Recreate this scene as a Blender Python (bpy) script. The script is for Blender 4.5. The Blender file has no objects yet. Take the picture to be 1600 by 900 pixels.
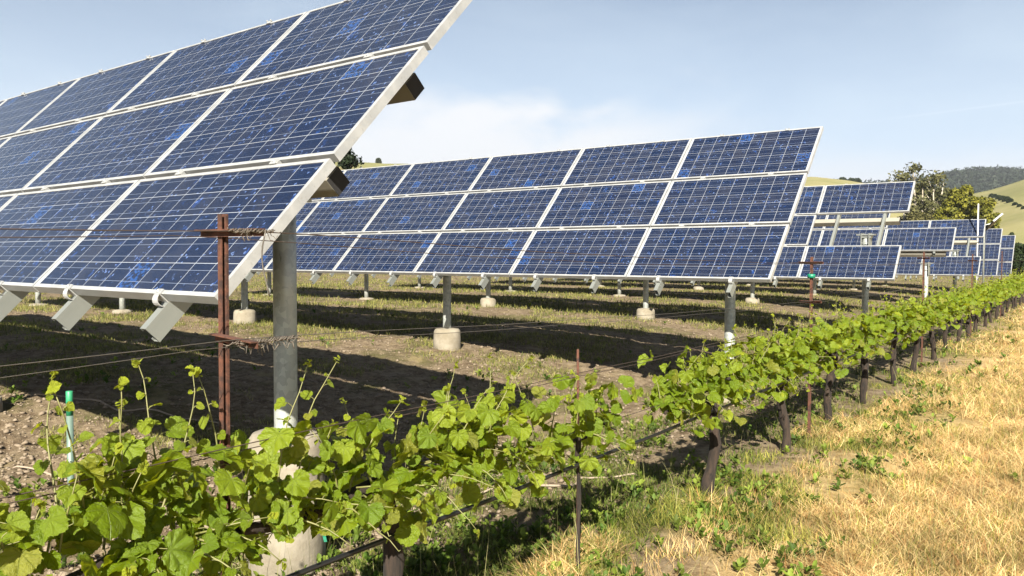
import bpy, math, random
import numpy as np
from mathutils import Matrix, Vector
R = math.radians
rng = np.random.default_rng(7)
random.seed(7)
scn = bpy.context.scene
COL = scn.collection
EYE = 1.63

# ------------------------------------------------------------------ camera
cd = bpy.data.cameras.new('camera'); cam = bpy.data.objects.new('camera', cd); COL.objects.link(cam)
cd.sensor_width = 36; cd.lens = 28.44; cd.clip_start = 0.05; cd.clip_end = 9000
_p, _r = R(2.187), R(0.150)
fw = Vector((0, math.cos(_p), -math.sin(_p))); up = Vector((0, math.sin(_p), math.cos(_p))); rt = Vector((1, 0, 0))
r2 = rt * math.cos(_r) + up * math.sin(_r); u2 = -rt * math.sin(_r) + up * math.cos(_r)
cam.matrix_world = Matrix(((r2.x, u2.x, -fw.x, 0), (r2.y, u2.y, -fw.y, 0), (r2.z, u2.z, -fw.z, EYE), (0, 0, 0, 1)))
scn.camera = cam

# ------------------------------------------------------------------ sun, sky, exposure
SUN_EL, SUN_AZ = R(33.2), math.atan2(-0.43, -4.8)      # azimuth measured from +Y towards +X
sdir = Vector((math.sin(SUN_AZ) * math.cos(SUN_EL), math.cos(SUN_AZ) * math.cos(SUN_EL), math.sin(SUN_EL)))
sl = bpy.data.lights.new('sun', 'SUN'); sl.energy = 5.0; sl.angle = R(0.53); sl.color = (1.0, 0.92, 0.78)
so = bpy.data.objects.new('sun', sl); COL.objects.link(so)
so.rotation_euler = (-sdir).to_track_quat('-Z', 'Y').to_euler()
w = bpy.data.worlds.new('World'); scn.world = w; w.use_nodes = True
nt = w.node_tree; N = nt.nodes; L = nt.links
bg = N['Background']; bg.inputs['Strength'].default_value = 0.050
sky = N.new('ShaderNodeTexSky'); sky.sky_type = 'NISHITA'; sky.sun_disc = False
sky.sun_elevation = SUN_EL; sky.sun_rotation = SUN_AZ; sky.altitude = 500; sky.air_density = 0.36; sky.dust_density = 0.15; sky.ozone_density = 1.0

def wmath(op, a, b=None, clamp=False):
    n = N.new('ShaderNodeMath'); n.operation = op; n.use_clamp = clamp
    for i, v in enumerate((a, b)):
        if v is None: continue
        if isinstance(v, (int, float)): n.inputs[i].default_value = v
        else: L.new(v, n.inputs[i])
    return n.outputs[0]
def wsmooth(x, lo, hi):
    n = N.new('ShaderNodeMapRange'); n.interpolation_type = 'SMOOTHSTEP'
    L.new(x, n.inputs[0]); n.inputs[1].default_value = lo; n.inputs[2].default_value = hi
    return n.outputs[0]
def wmix(f, a, b):
    n = N.new('ShaderNodeMix'); n.data_type = 'RGBA'
    L.new(f, n.inputs[0])
    for s, v in ((6, a), (7, b)):
        if isinstance(v, tuple): n.inputs[s].default_value = v
        else: L.new(v, n.inputs[s])
    return n.outputs[2]
tc = N.new('ShaderNodeTexCoord'); sep = N.new('ShaderNodeSeparateXYZ'); L.new(tc.outputs['Generated'], sep.inputs[0])
az = wmath('ARCTAN2', sep.outputs[0], sep.outputs[1]); elv = wmath('ARCSINE', sep.outputs[2])
def wnoise(sx, sz, scale, det=6, dist=0.0, seed=0.0):
    c = N.new('ShaderNodeCombineXYZ'); L.new(wmath('MULTIPLY', az, sx), c.inputs[0]); L.new(wmath('MULTIPLY', elv, sz), c.inputs[1]); c.inputs[2].default_value = seed
    n = N.new('ShaderNodeTexNoise'); n.inputs['Scale'].default_value = scale; n.inputs['Detail'].default_value = det; n.inputs['Roughness'].default_value = .55; n.inputs['Distortion'].default_value = dist
    L.new(c.outputs[0], n.inputs['Vector']); return n.outputs[0]
# thin high cirrus veil, everywhere
veil = wmath('MULTIPLY', wsmooth(wnoise(1.0, 2.2, 2.2, 7, .6, 3.1), .38, .72), 0.20)
ahead = wmath('ADD', wmath('MULTIPLY', wmath('SUBTRACT', 1.0, wsmooth(wmath('ABSOLUTE', az), .8, 1.4)), .85), .15)  # low veil shaped to lie ahead, cut behind the camera to darken shadow fill
lowveil = wmath('MULTIPLY', wmath('MULTIPLY', wmath('SUBTRACT', 1.0, wsmooth(elv, .02, .50)), .76), ahead)
veil = wmath('ADD', veil, lowveil, True)
tone = wmix(wmath('ADD', 1.0, 0.0), sky.outputs[0], (0, 0, 0, 1)); tone.node.blend_type = 'MULTIPLY'; tone.node.inputs[7].default_value = (.98, .96, .84, 1)
c1 = wmix(veil, tone, (4.1, 4.85, 5.55, 1))
# cloud bank low over the hills
edge = wnoise(1.0, 2.0, 7.0, 8, .3, 1.7)
bank_top = wmath('ADD', wmath('MULTIPLY', edge, .17), .075)
f1 = wmath('SUBTRACT', 1.0, wsmooth(wmath('SUBTRACT', elv, bank_top), -.018, .040))
side = wmath('MULTIPLY', wsmooth(az, -.62, -.18), wmath('SUBTRACT', 1.0, wsmooth(az, .06, .36)))
f1 = wmath('MULTIPLY', wmath('MULTIPLY', f1, side), .85)
c2 = wmix(f1, c1, (5.3, 5.3, 5.4, 1))
# low grey stratus just over the horizon
f2 = wmath('MULTIPLY', wmath('SUBTRACT', 1.0, wsmooth(wmath('ADD', elv, wmath('MULTIPLY', wnoise(1, 3, 5, 5, 0, 9.), .05)), .10, .165)), .75)
c3 = wmix(f2, c2, (5.2, 5.2, 5.35, 1))
# a thin vapour trail on the right
dl = wmath('ABSOLUTE', wmath('SUBTRACT', elv, wmath('ADD', wmath('MULTIPLY', az, .062), .1270)))
tr = wmath('MULTIPLY', wmath('SUBTRACT', 1.0, wsmooth(dl, .0002, .0016)), wmath('MULTIPLY', wsmooth(az, .34, .52), .16))
c4 = wmix(tr, c3, (6.5, 6.8, 7, 1))
L.new(c4, bg.inputs['Color'])
vs = scn.view_settings
vs.view_transform = 'Standard'; vs.look = 'None'; vs.exposure = 2.0; vs.gamma = 1.0; vs.use_curve_mapping = False
scn.cycles.use_denoising = True
scn.cycles.max_bounces = 8; scn.cycles.transmission_bounces = 4; scn.cycles.diffuse_bounces = 2; scn.cycles.glossy_bounces = 3

# ------------------------------------------------------------------ node material helpers
class MT:
    def __init__(s, name):
        s.m = bpy.data.materials.new(name); s.m.use_nodes = True
        s.N = s.m.node_tree.nodes; s.L = s.m.node_tree.links
        s.b = s.N['Principled BSDF']; s.out = s.N['Material Output']
    def n(s, t): return s.N.new('ShaderNode' + t)
    def lk(s, a, b): s.L.new(a, b)
    def put(s, v, inp):
        if isinstance(v, (int, float, tuple)): inp.default_value = v
        else: s.L.new(v, inp)
    def math(s, op, a, b=0.0, clamp=False, c=None):
        n = s.n('Math'); n.operation = op; n.use_clamp = clamp; s.put(a, n.inputs[0]); s.put(b, n.inputs[1])
        if c is not None: s.put(c, n.inputs[2])
        return n.outputs[0]
    def mix(s, f, a, b, mode='MIX'):
        n = s.n('Mix'); n.data_type = 'RGBA'; n.blend_type = mode; s.put(f, n.inputs[0]); s.put(a, n.inputs[6]); s.put(b, n.inputs[7]); return n.outputs[2]
    def rng(s, x, lo, hi, a=0.0, b=1.0, smooth=True):
        n = s.n('MapRange'); n.interpolation_type = 'SMOOTHSTEP' if smooth else 'LINEAR'
        s.put(x, n.inputs[0])
        for i, v in zip((1, 2, 3, 4), (lo, hi, a, b)): n.inputs[i].default_value = v
        return n.outputs[0]
    def noise(s, scale, det=5, rough=.6, vec=None, dist=0, out=0):
        n = s.n('TexNoise'); n.inputs['Scale'].default_value = scale; n.inputs['Detail'].default_value = det; n.inputs['Roughness'].default_value = rough; n.inputs['Distortion'].default_value = dist
        if vec is not None: s.lk(vec, n.inputs['Vector'])
        return n.outputs[out]
    def coord(s, k='Object'): return s.n('TexCoord').outputs[k]
    def pos(s): return s.n('NewGeometry').outputs['Position']
    def scalev(s, v, sc):
        n = s.n('Mapping'); s.lk(v, n.inputs[0]); n.inputs['Scale'].default_value = sc; return n.outputs[0]
    def bump(s, h, strength=.5, dist=.01):
        n = s.n('Bump'); n.inputs['Strength'].default_value = strength; n.inputs['Distance'].default_value = dist; s.lk(h, n.inputs['Height']); s.lk(n.outputs[0], s.b.inputs['Normal'])
    def set(s, **k):
        for a, v in k.items(): s.put(v, s.b.inputs[a.replace('_', ' ')])
        return s.m

AL = .51
def c4v(r, g, b): return (r * AL, g * AL, b * AL, 1.0)

# aluminium frame, slightly weathered
def m_alu():
    t = MT('anodised_aluminium'); p = t.coord()
    n = t.noise(9, 6, .65, p); n2 = t.noise(60, 3, .5, p)
    c = t.mix(t.rng(n, .35, .7), c4v(.56, .58, .59), c4v(.70, .72, .73)); c = t.mix(t.math('MULTIPLY', t.rng(n2, .62, .72), .35), c, c4v(.40, .38, .33))
    t.set(Base_Color=c, Metallic=.35, Roughness=t.rng(n, .3, .7, .34, .5)); return t.m
def m_rail():
    t = MT('mill_aluminium'); p = t.coord(); n = t.noise(14, 5, .6, t.scalev(p, (1, .15, 1)))
    t.set(Base_Color=t.mix(n, c4v(.33, .36, .34), c4v(.47, .50, .48)), Metallic=.45, Roughness=.42); return t.m
def m_galv():
    t = MT('galvanised_steel'); p = t.coord()
    v = t.n('TexVoronoi'); v.inputs['Scale'].default_value = 32; t.lk(p, v.inputs['Vector'])
    s = t.noise(7, 6, .7, t.scalev(p, (1.6, 1.6, .25)))
    bw = t.n('RGBToBW'); t.lk(v.outputs['Color'], bw.inputs[0])
    c = t.mix(t.rng(bw.outputs[0], .2, .8), c4v(.52, .57, .55), c4v(.70, .75, .72))
    c = t.mix(t.rng(s, .45, .75), c, c4v(.66, .69, .65)); c = t.mix(t.math('MULTIPLY', t.rng(t.noise(23, 4, .8, t.scalev(p, (1, 1, .3))), .60, .70), .7), c, c4v(.23, .24, .23))
    t.set(Base_Color=c, Metallic=.45, Roughness=.5); t.bump(s, .2, .004); return t.m
def m_rust():
    t = MT('rusted_steel'); p = t.coord(); n = t.noise(28, 7, .7, p); k = t.noise(120, 3, .6, p)
    c = t.mix(t.rng(n, .35, .65), c4v(.035, .014, .009), c4v(.15, .050, .024)); c = t.mix(t.math('MULTIPLY', t.rng(k, .58, .7), .6), c, c4v(.22, .11, .06))
    t.set(Base_Color=c, Roughness=.9); t.bump(n, .6, .003); return t.m
def m_conc():
    t = MT('weathered_concrete'); p = t.coord(); n = t.noise(5, 8, .65, p); s = t.noise(40, 5, .7, p)
    z = t.n('SeparateXYZ'); t.lk(p, z.inputs[0])
    bands = t.noise(1, 4, .6, t.scalev(p, (1, 1, 26)))
    c = t.mix(t.rng(n, .3, .7), c4v(.27, .235, .17), c4v(.42, .38, .30)); c = t.mix(t.math('MULTIPLY', t.rng(bands, .55, .7), .45), c, c4v(.27, .21, .15))
    c = t.mix(t.math('MULTIPLY', t.rng(s, .62, .72), .6), c, c4v(.16, .13, .10))
    t.set(Base_Color=c, Roughness=.95); t.bump(s, .5, .008); return t.m
def m_black(name='painted_end_shade', c=(.008, .008, .009), r=.8):
    t = MT(name); p = t.coord(); t.set(Base_Color=t.mix(t.noise(12, 3, .5, p), c4v(*c), c4v(*[x * 1.8 for x in c])), Roughness=r); return t.m
def m_back():
    t = MT('white_backsheet'); p = t.coord(); t.set(Base_Color=t.mix(t.noise(3, 3, .5, p), c4v(.70, .71, .72), c4v(.78, .79, .80)), Roughness=.5); return t.m
def m_beam():
    t = MT('painted_steel_beam'); p = t.coord(); n = t.noise(6, 6, .6, p)
    t.set(Base_Color=t.mix(n, c4v(.42, .40, .34), c4v(.55, .53, .46)), Metallic=.3, Roughness=.55); return t.m

def m_cells():
    t = MT('polycrystalline_cells')
    uv = t.n('UVMap').outputs[0]; sp = t.n('SeparateXYZ'); t.lk(uv, sp.inputs[0]); U, V = sp.outputs[0], sp.outputs[1]   # metres
    oi = t.n('ObjectInfo').outputs['Random']
    px, py = .1585, .1565
    uu = t.math('DIVIDE', t.math('SUBTRACT', U, .008), px); vv = t.math('DIVIDE', t.math('SUBTRACT', V, .0018), py)
    fu = t.math('FRACT', uu); fv = t.math('FRACT', vv); iu = t.math('FLOOR', uu); iv = t.math('FLOOR', vv)
    du = t.math('MULTIPLY', t.math('SUBTRACT', .5, t.math('ABSOLUTE', t.math('SUBTRACT', fu, .5))), px)   # metres to the cell's edge
    dv = t.math('MULTIPLY', t.math('SUBTRACT', .5, t.math('ABSOLUTE', t.math('SUBTRACT', fv, .5))), py)
    gap = t.math('MAXIMUM', t.math('LESS_THAN', du, .0015), t.math('LESS_THAN', dv, .0014))
    out = t.math('MAXIMUM', t.math('MAXIMUM', t.math('LESS_THAN', uu, 0.0), t.math('GREATER_THAN', uu, 10.0)), t.math('MAXIMUM', t.math('LESS_THAN', vv, 0.0), t.math('GREATER_THAN', vv, 5.0)))
    gap = t.math('MAXIMUM', gap, out)
    bb = t.math('MINIMUM', t.math('ABSOLUTE', t.math('SUBTRACT', fv, .26)), t.math('ABSOLUTE', t.math('SUBTRACT', fv, .74)))
    bus = t.math('LESS_THAN', t.math('MULTIPLY', bb, py), .0010)
    fin = t.math('LESS_THAN', t.math('FRACT', t.math('DIVIDE', U, .0026)), .06)
    # per-cell seed
    cs = t.n('CombineXYZ'); t.lk(iu, cs.inputs[0]); t.lk(iv, cs.inputs[1]); t.lk(t.math('MULTIPLY', oi, 97.0), cs.inputs[2])
    wn = t.n('TexWhiteNoise'); wn.noise_dimensions = '3D'; t.lk(cs.outputs[0], wn.inputs['Vector'])
    ws = t.n('SeparateColor'); t.lk(wn.outputs['Color'], ws.inputs[0])
    # crystal grains, different in every cell
    off = t.n('VectorMath'); off.operation = 'MULTIPLY_ADD'; t.lk(wn.outputs['Color'], off.inputs[0]); off.inputs[1].default_value = (7, 7, 7); t.lk(uv, off.inputs[2])
    g1 = t.n('TexVoronoi'); g1.inputs['Scale'].default_value = 85; t.lk(off.outputs[0], g1.inputs['Vector'])
    g2 = t.n('TexVoronoi'); g2.inputs['Scale'].default_value = 62; g2.inputs['Randomness'].default_value = 1; t.lk(t.scalev(off.outputs[0], (1, .38, 1)), g2.inputs['Vector'])
    a = t.n('SeparateColor'); t.lk(g1.outputs['Color'], a.inputs[0]); b = t.n('SeparateColor'); t.lk(g2.outputs['Color'], b.inputs[0])
    big = t.noise(3.2, 3, .55, off.outputs[0]); clump = t.noise(11, 3, .6, off.outputs[0])
    c = t.mix(ws.outputs[0], c4v(.004, .013, .046), c4v(.010, .015, .038))
    c = t.mix(t.math('MULTIPLY', a.outputs[0], .55), c, c4v(.008, .022, .075))
    blue = t.math('MULTIPLY', t.math('GREATER_THAN', b.outputs[0], .80), t.rng(clump, .55, .66))  # brighter blue grains paint the crystals' specular glints into the colour
    c = t.mix(t.math('MULTIPLY', blue, .6), c, c4v(.02, .08, .34))
    tiny = t.math('MULTIPLY', t.math('GREATER_THAN', a.outputs[1], .962), t.rng(clump, .44, .56))
    c = t.mix(t.math('MULTIPLY', tiny, .45), c, c4v(.22, .36, .80))
    vivid = t.math('MULTIPLY', t.math('GREATER_THAN', ws.outputs[1], .975), t.math('MULTIPLY', t.math('GREATER_THAN', a.outputs[2], .55), .6))
    c = t.mix(vivid, c, c4v(.02, .11, .42))
    c = t.mix(t.math('MULTIPLY', fin, .16), c, c4v(.35, .37, .42))
    c = t.mix(bus, c, c4v(.25, .30, .40)); c = t.mix(gap, c, c4v(.50, .54, .60))
    dust = t.math('MULTIPLY', t.rng(t.noise(2.3, 6, .65, off.outputs[0]), .35, .8), .05)
    c = t.mix(dust, c, c4v(.45, .43, .40))
    t.set(Base_Color=c, Roughness=.16, Specular_IOR_Level=.5, Coat_Weight=.0)
    nz = t.noise(2.0, 2, .5, t.coord()); t.bump(nz, .04, .01)
    return t.m

def leaf_mat(name, mature=(.185, .275, .006), young=(.50, .58, .045), trans=1.0, veins=True):
    t = MT(name)
    at = t.n('Attribute'); at.attribute_name = 'tint'; sp = t.n('SeparateColor'); t.lk(at.outputs['Color'], sp.inputs[0])
    c = t.mix(sp.outputs[0], c4v(*mature), c4v(*young)); c = t.mix(t.math('MULTIPLY', sp.outputs[1], .45), c, c4v(.11, .22, .02))
    c = t.mix(t.math('MULTIPLY', t.math('GREATER_THAN', sp.outputs[2], .93), .55), c, c4v(.30, .26, .05))
    if veins:
        uv = t.n('UVMap').outputs[0]; s2 = t.n('SeparateXYZ'); t.lk(uv, s2.inputs[0])
        x = t.math('ABSOLUTE', s2.outputs[0]); y = s2.outputs[1]
        ang = t.math('ARCTAN2', x, t.math('SUBTRACT', y, .06)); rad = t.math('SQRT', t.math('ADD', t.math('MULTIPLY', x, x), t.math('MULTIPLY', y, y)))
        d = None
        for a0 in (0.0, .72, 1.42, 2.15):
            q = t.math('MULTIPLY', t.math('ABSOLUTE', t.math('SUBTRACT', ang, a0)), rad); d = q if d is None else t.math('MINIMUM', d, q)
        # side veins: a herringbone off the main ones
        side = t.math('FRACT', t.math('MULTIPLY', t.math('ADD', rad, t.math('MULTIPLY', d, -1.1)), 8.5))
        sv = t.math('MULTIPLY', t.math('LESS_THAN', side, .10), .4)
        vn = t.math('MAXIMUM', t.math('SUBTRACT', 1.0, t.rng(d, .006, .018)), sv)
        c = t.mix(t.math('MULTIPLY', vn, .42), c, c4v(.26, .34, .08))
        qn = t.noise(9, 4, .6, uv); c = t.mix(t.math('MULTIPLY', t.rng(qn, .4, .7), .35), c, t.mix(.5, c, c4v(.02, .06, .008)))
        h = t.math('ADD', t.math('MULTIPLY', vn, -.6), t.math('MULTIPLY', qn, 1.2)); t.bump(h, .7, .009)
    t.set(Base_Color=c, Roughness=.36, Specular_IOR_Level=.28)
    tr = t.n('BsdfTranslucent'); t.lk(t.mix(sp.outputs[0], c4v(.75 * trans, .85 * trans, .008 * trans), c4v(1.05 * trans, 1.05 * trans, .04 * trans)), tr.inputs[0])
    mx = t.n('MixShader'); mx.inputs[0].default_value = .36; t.lk(t.b.outputs[0], mx.inputs[1]); t.lk(tr.outputs[0], mx.inputs[2]); t.lk(mx.outputs[0], t.out.inputs[0])
    return t.m
def blade_mat(name, trans=.3):
    t = MT(name); at = t.n('Attribute'); at.attribute_name = 'tint'
    n = t.noise(3, 3, .5, t.pos())
    c = t.mix(t.rng(n, .3, .7), at.outputs['Color'], t.mix(1.0, at.outputs['Color'], c4v(.85, .88, .8), 'MULTIPLY'))
    t.set(Base_Color=c, Roughness=.65, Specular_IOR_Level=.25)
    tr = t.n('BsdfTranslucent'); t.lk(c, tr.inputs[0]); mx = t.n('MixShader'); mx.inputs[0].default_value = trans
    t.lk(t.b.outputs[0], mx.inputs[1]); t.lk(tr.outputs[0], mx.inputs[2]); t.lk(mx.outputs[0], t.out.inputs[0]); return t.m
def m_bark(name, a, b, sc=30):
    t = MT(name); p = t.coord(); n = t.noise(sc, 7, .7, t.scalev(p, (1, 1, .12)), .4)
    t.set(Base_Color=t.mix(t.rng(n, .35, .65), c4v(*a), c4v(*b)), Roughness=.95); t.bump(n, .9, .008); return t.m
def m_plain(name, a, b, rough=.6, sc=20, metal=0.0):
    t = MT(name); p = t.coord(); t.set(Base_Color=t.mix(t.noise(sc, 4, .6, p), c4v(*a), c4v(*b)), Roughness=rough, Metallic=metal); return t.m

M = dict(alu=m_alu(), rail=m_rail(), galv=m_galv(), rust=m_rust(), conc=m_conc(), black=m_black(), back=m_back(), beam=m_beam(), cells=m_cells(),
         leaf=leaf_mat('vine_leaf'), bark=m_bark('vine_bark', (.008, .005, .003), (.055, .033, .020)), shoot=m_plain('green_shoot', (.16, .20, .05), (.28, .24, .09), .6, 60),
         hose=m_black('black_polyethylene', (.010, .010, .011), .45), wire=m_plain('trellis_wire_steel', (.10, .085, .07), (.26, .24, .21), .5, 90, .5),
         wiredark=m_plain('rusty_wire', (.035, .025, .02), (.10, .06, .04), .7, 90), green=m_plain('green_tape', (.0, .20, .11), (.01, .30, .17), .45, 15),
         greenpaint=m_plain('green_paint', (.02, .30, .13), (.05, .42, .20), .5, 25), pipe=m_plain('pale_pipe', (.13, .22, .18), (.22, .30, .26), .4, 12),
         white=m_plain('white_mast_paint', (.72, .72, .72), (.8, .8, .8), .5, 12))

# ------------------------------------------------------------------ mesh helpers
def mesh_obj(name, verts, faces, mat, parent=None, smooth=False, uv=None, mats=None, fmat=None):
    me = bpy.data.meshes.new(name); me.from_pydata([tuple(v) for v in verts], [], faces)
    for m_ in (mats or [mat]): me.materials.append(m_)
    if fmat is not None: me.polygons.foreach_set('material_index', fmat)
    if smooth: me.polygons.foreach_set('use_smooth', [True] * len(faces))
    if uv is not None:
        l = me.uv_layers.new(name='UVMap'); idx = np.zeros(len(me.loops), dtype=np.int32); me.loops.foreach_get('vertex_index', idx)
        l.data.foreach_set('uv', np.asarray(uv, dtype=np.float32)[idx].ravel())
    me.update(); o = bpy.data.objects.new(name, me); COL.objects.link(o); o.parent = parent
    return o
def np_mesh(name, V, F3=None, F4=None, mat=None, tint=None, uv=None, smooth=False, parent=None):
    V = np.asarray(V, dtype=np.float32); me = bpy.data.meshes.new(name)
    parts = []; n3 = 0 if F3 is None else len(F3); n4 = 0 if F4 is None else len(F4)
    li = np.concatenate(([np.asarray(F3).ravel()] if n3 else []) + ([np.asarray(F4).ravel()] if n4 else [])).astype(np.int32)
    starts = np.concatenate([np.arange(n3) * 3, n3 * 3 + np.arange(n4) * 4]).astype(np.int32)
    me.vertices.add(len(V)); me.vertices.foreach_set('co', V.ravel())
    me.loops.add(len(li)); me.loops.foreach_set('vertex_index', li)
    me.polygons.add(n3 + n4); me.polygons.foreach_set('loop_start', starts)
    if smooth: me.polygons.foreach_set('use_smooth', np.ones(n3 + n4, dtype=bool))
    me.materials.append(mat); me.update(calc_edges=True); me.validate()
    if tint is not None:
        a = me.attributes.new('tint', 'FLOAT_COLOR', 'POINT'); T = np.ones((len(V), 4), dtype=np.float32); T[:, :3] = tint; a.data.foreach_set('color', T.ravel())
    if uv is not None:
        l = me.uv_layers.new(name='UVMap'); l.data.foreach_set('uv', np.asarray(uv, dtype=np.float32)[li].ravel())
    o = bpy.data.objects.new(name, me); COL.objects.link(o); o.parent = parent
    return o
def tag(o, label=None, cat=None, group=None, kind=None):
    if label: o['label'] = label
    if cat: o['category'] = cat
    if group: o['group'] = group
    if kind: o['kind'] = kind
    return o
def empty(name, loc=(0, 0, 0), rz=0.0):
    o = bpy.data.objects.new(name, None); o.location = loc; o.rotation_euler = (0, 0, rz); o.empty_display_size = .2; COL.objects.link(o); return o
def box(x0, x1, y0, y1, z0, z1):
    v = [(x0, y0, z0), (x1, y0, z0), (x1, y1, z0), (x0, y1, z0), (x0, y0, z1), (x1, y0, z1), (x1, y1, z1), (x0, y1, z1)]
    f = [(0, 3, 2, 1), (4, 5, 6, 7), (0, 1, 5, 4), (1, 2, 6, 5), (2, 3, 7, 6), (3, 0, 4, 7)]
    return v, f
def join(parts):
    V, F = [], []
    for v, f in parts:
        k = len(V); V += list(v); F += [tuple(i + k for i in q) for q in f]
    return V, F
def tube(pts, rad, n=8, cap=True):
    pts = [Vector(p) for p in pts]; m = len(pts)
    rad = [rad] * m if isinstance(rad, (int, float)) else rad
    V, F = [], []; ref = None
    for i, p in enumerate(pts):
        d = (pts[min(i + 1, m - 1)] - pts[max(i - 1, 0)]).normalized()
        if ref is None: ref = Vector((0, 0, 1)) if abs(d.z) < .9 else Vector((1, 0, 0))
        a = d.cross(ref).normalized(); b = d.cross(a).normalized(); ref = -b if False else ref
        for k in range(n):
            t_ = 2 * math.pi * k / n; V.append(p + (a * math.cos(t_) + b * math.sin(t_)) * rad[i])
    for i in range(m - 1):
        for k in range(n): F.append((i * n + k, i * n + (k + 1) % n, (i + 1) * n + (k + 1) % n, (i + 1) * n + k))
    if cap: F += [tuple(range(n))[::-1], tuple((m - 1) * n + k for k in range(n))]
    return V, F
def lathe(prof, n=32, wob=0.0):
    V, F = [], []
    for r, z in prof:
        for k in range(n):
            t_ = 2 * math.pi * k / n; rr = r * (1 + wob * math.sin(3 * t_ + z * 9) * .5 + wob * math.sin(7 * t_ + z * 17) * .3); V.append((rr * math.cos(t_), rr * math.sin(t_), z))
    for i in range(len(prof) - 1):
        for k in range(n): F.append((i * n + k, i * n + (k + 1) % n, (i + 1) * n + (k + 1) % n, (i + 1) * n + k))
    F += [tuple(range(n))[::-1], tuple((len(prof) - 1) * n + k for k in range(n))]
    return V, F

# value noise for the terrain and the scatter
_perm = rng.random((256, 256))
def vnoise(x, y):
    xi = np.floor(x).astype(int); yi = np.floor(y).astype(int); fx = x - xi; fy = y - yi
    fx = fx * fx * (3 - 2 * fx); fy = fy * fy * (3 - 2 * fy)
    g = lambda a, b: _perm[a % 256, b % 256]
    return (g(xi, yi) * (1 - fx) + g(xi + 1, yi) * fx) * (1 - fy) + (g(xi, yi + 1) * (1 - fx) + g(xi + 1, yi + 1) * fx) * fy
def fbm(x, y, o=4, g=.5):
    s = 0; a = 1; tt = 0
    for i in range(o):
        s = s + a * vnoise(x * 2 ** i + 17 * i, y * 2 ** i + 31 * i); tt += a; a *= g
    return s / tt - .5
ROWD = np.array([.585, .811]); ROWN = np.array([.811, -.585]); ROWT = -2.11   # the vine row: direction, right-hand normal, offset
def tsv(x, y): return x * ROWN[0] + y * ROWN[1], x * ROWD[0] + y * ROWD[1]
def row_pt(z, dt=0.0):            # point on the row at camera depth z
    x = -.87 + .7215 * (z - 2.4); return np.array([x + ROWN[0] * dt, z + ROWN[1] * dt])
def sstep(x, a, b): t_ = np.clip((x - a) / (b - a), 0, 1); return t_ * t_ * (3 - 2 * t_)
def ground_z(x, y, fine=True):
    x = np.asarray(x, dtype=float); y = np.asarray(y, dtype=float); t_, s = tsv(x, y)
    z = np.interp(t_, [-60, -20, -13, -7.8, -5.5, -4.2, -3.2, -1.4, 0, 6, 30], [.42, .42, .40, .30, .12, -.02, -.01, 0, 0, .06, .10])
    far = np.sqrt(x * x + y * y); z = z * (1 - sstep(far, 60, 160)) + 0.0
    z = z + .05 * fbm(x * .35, y * .35, 3) * (1 - sstep(far, 100, 200)) * 1.2
    if fine:
        soil = sstep(-t_, 2.5, 4.0)
        z = z + (fbm(x * 3.1, y * 3.1, 3) * .07 + np.abs(fbm(x * 11, y * 11, 3)) * .075 - .02) * (soil * .8 + .2) * (1 - sstep(far, 14, 40))
    return z

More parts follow.
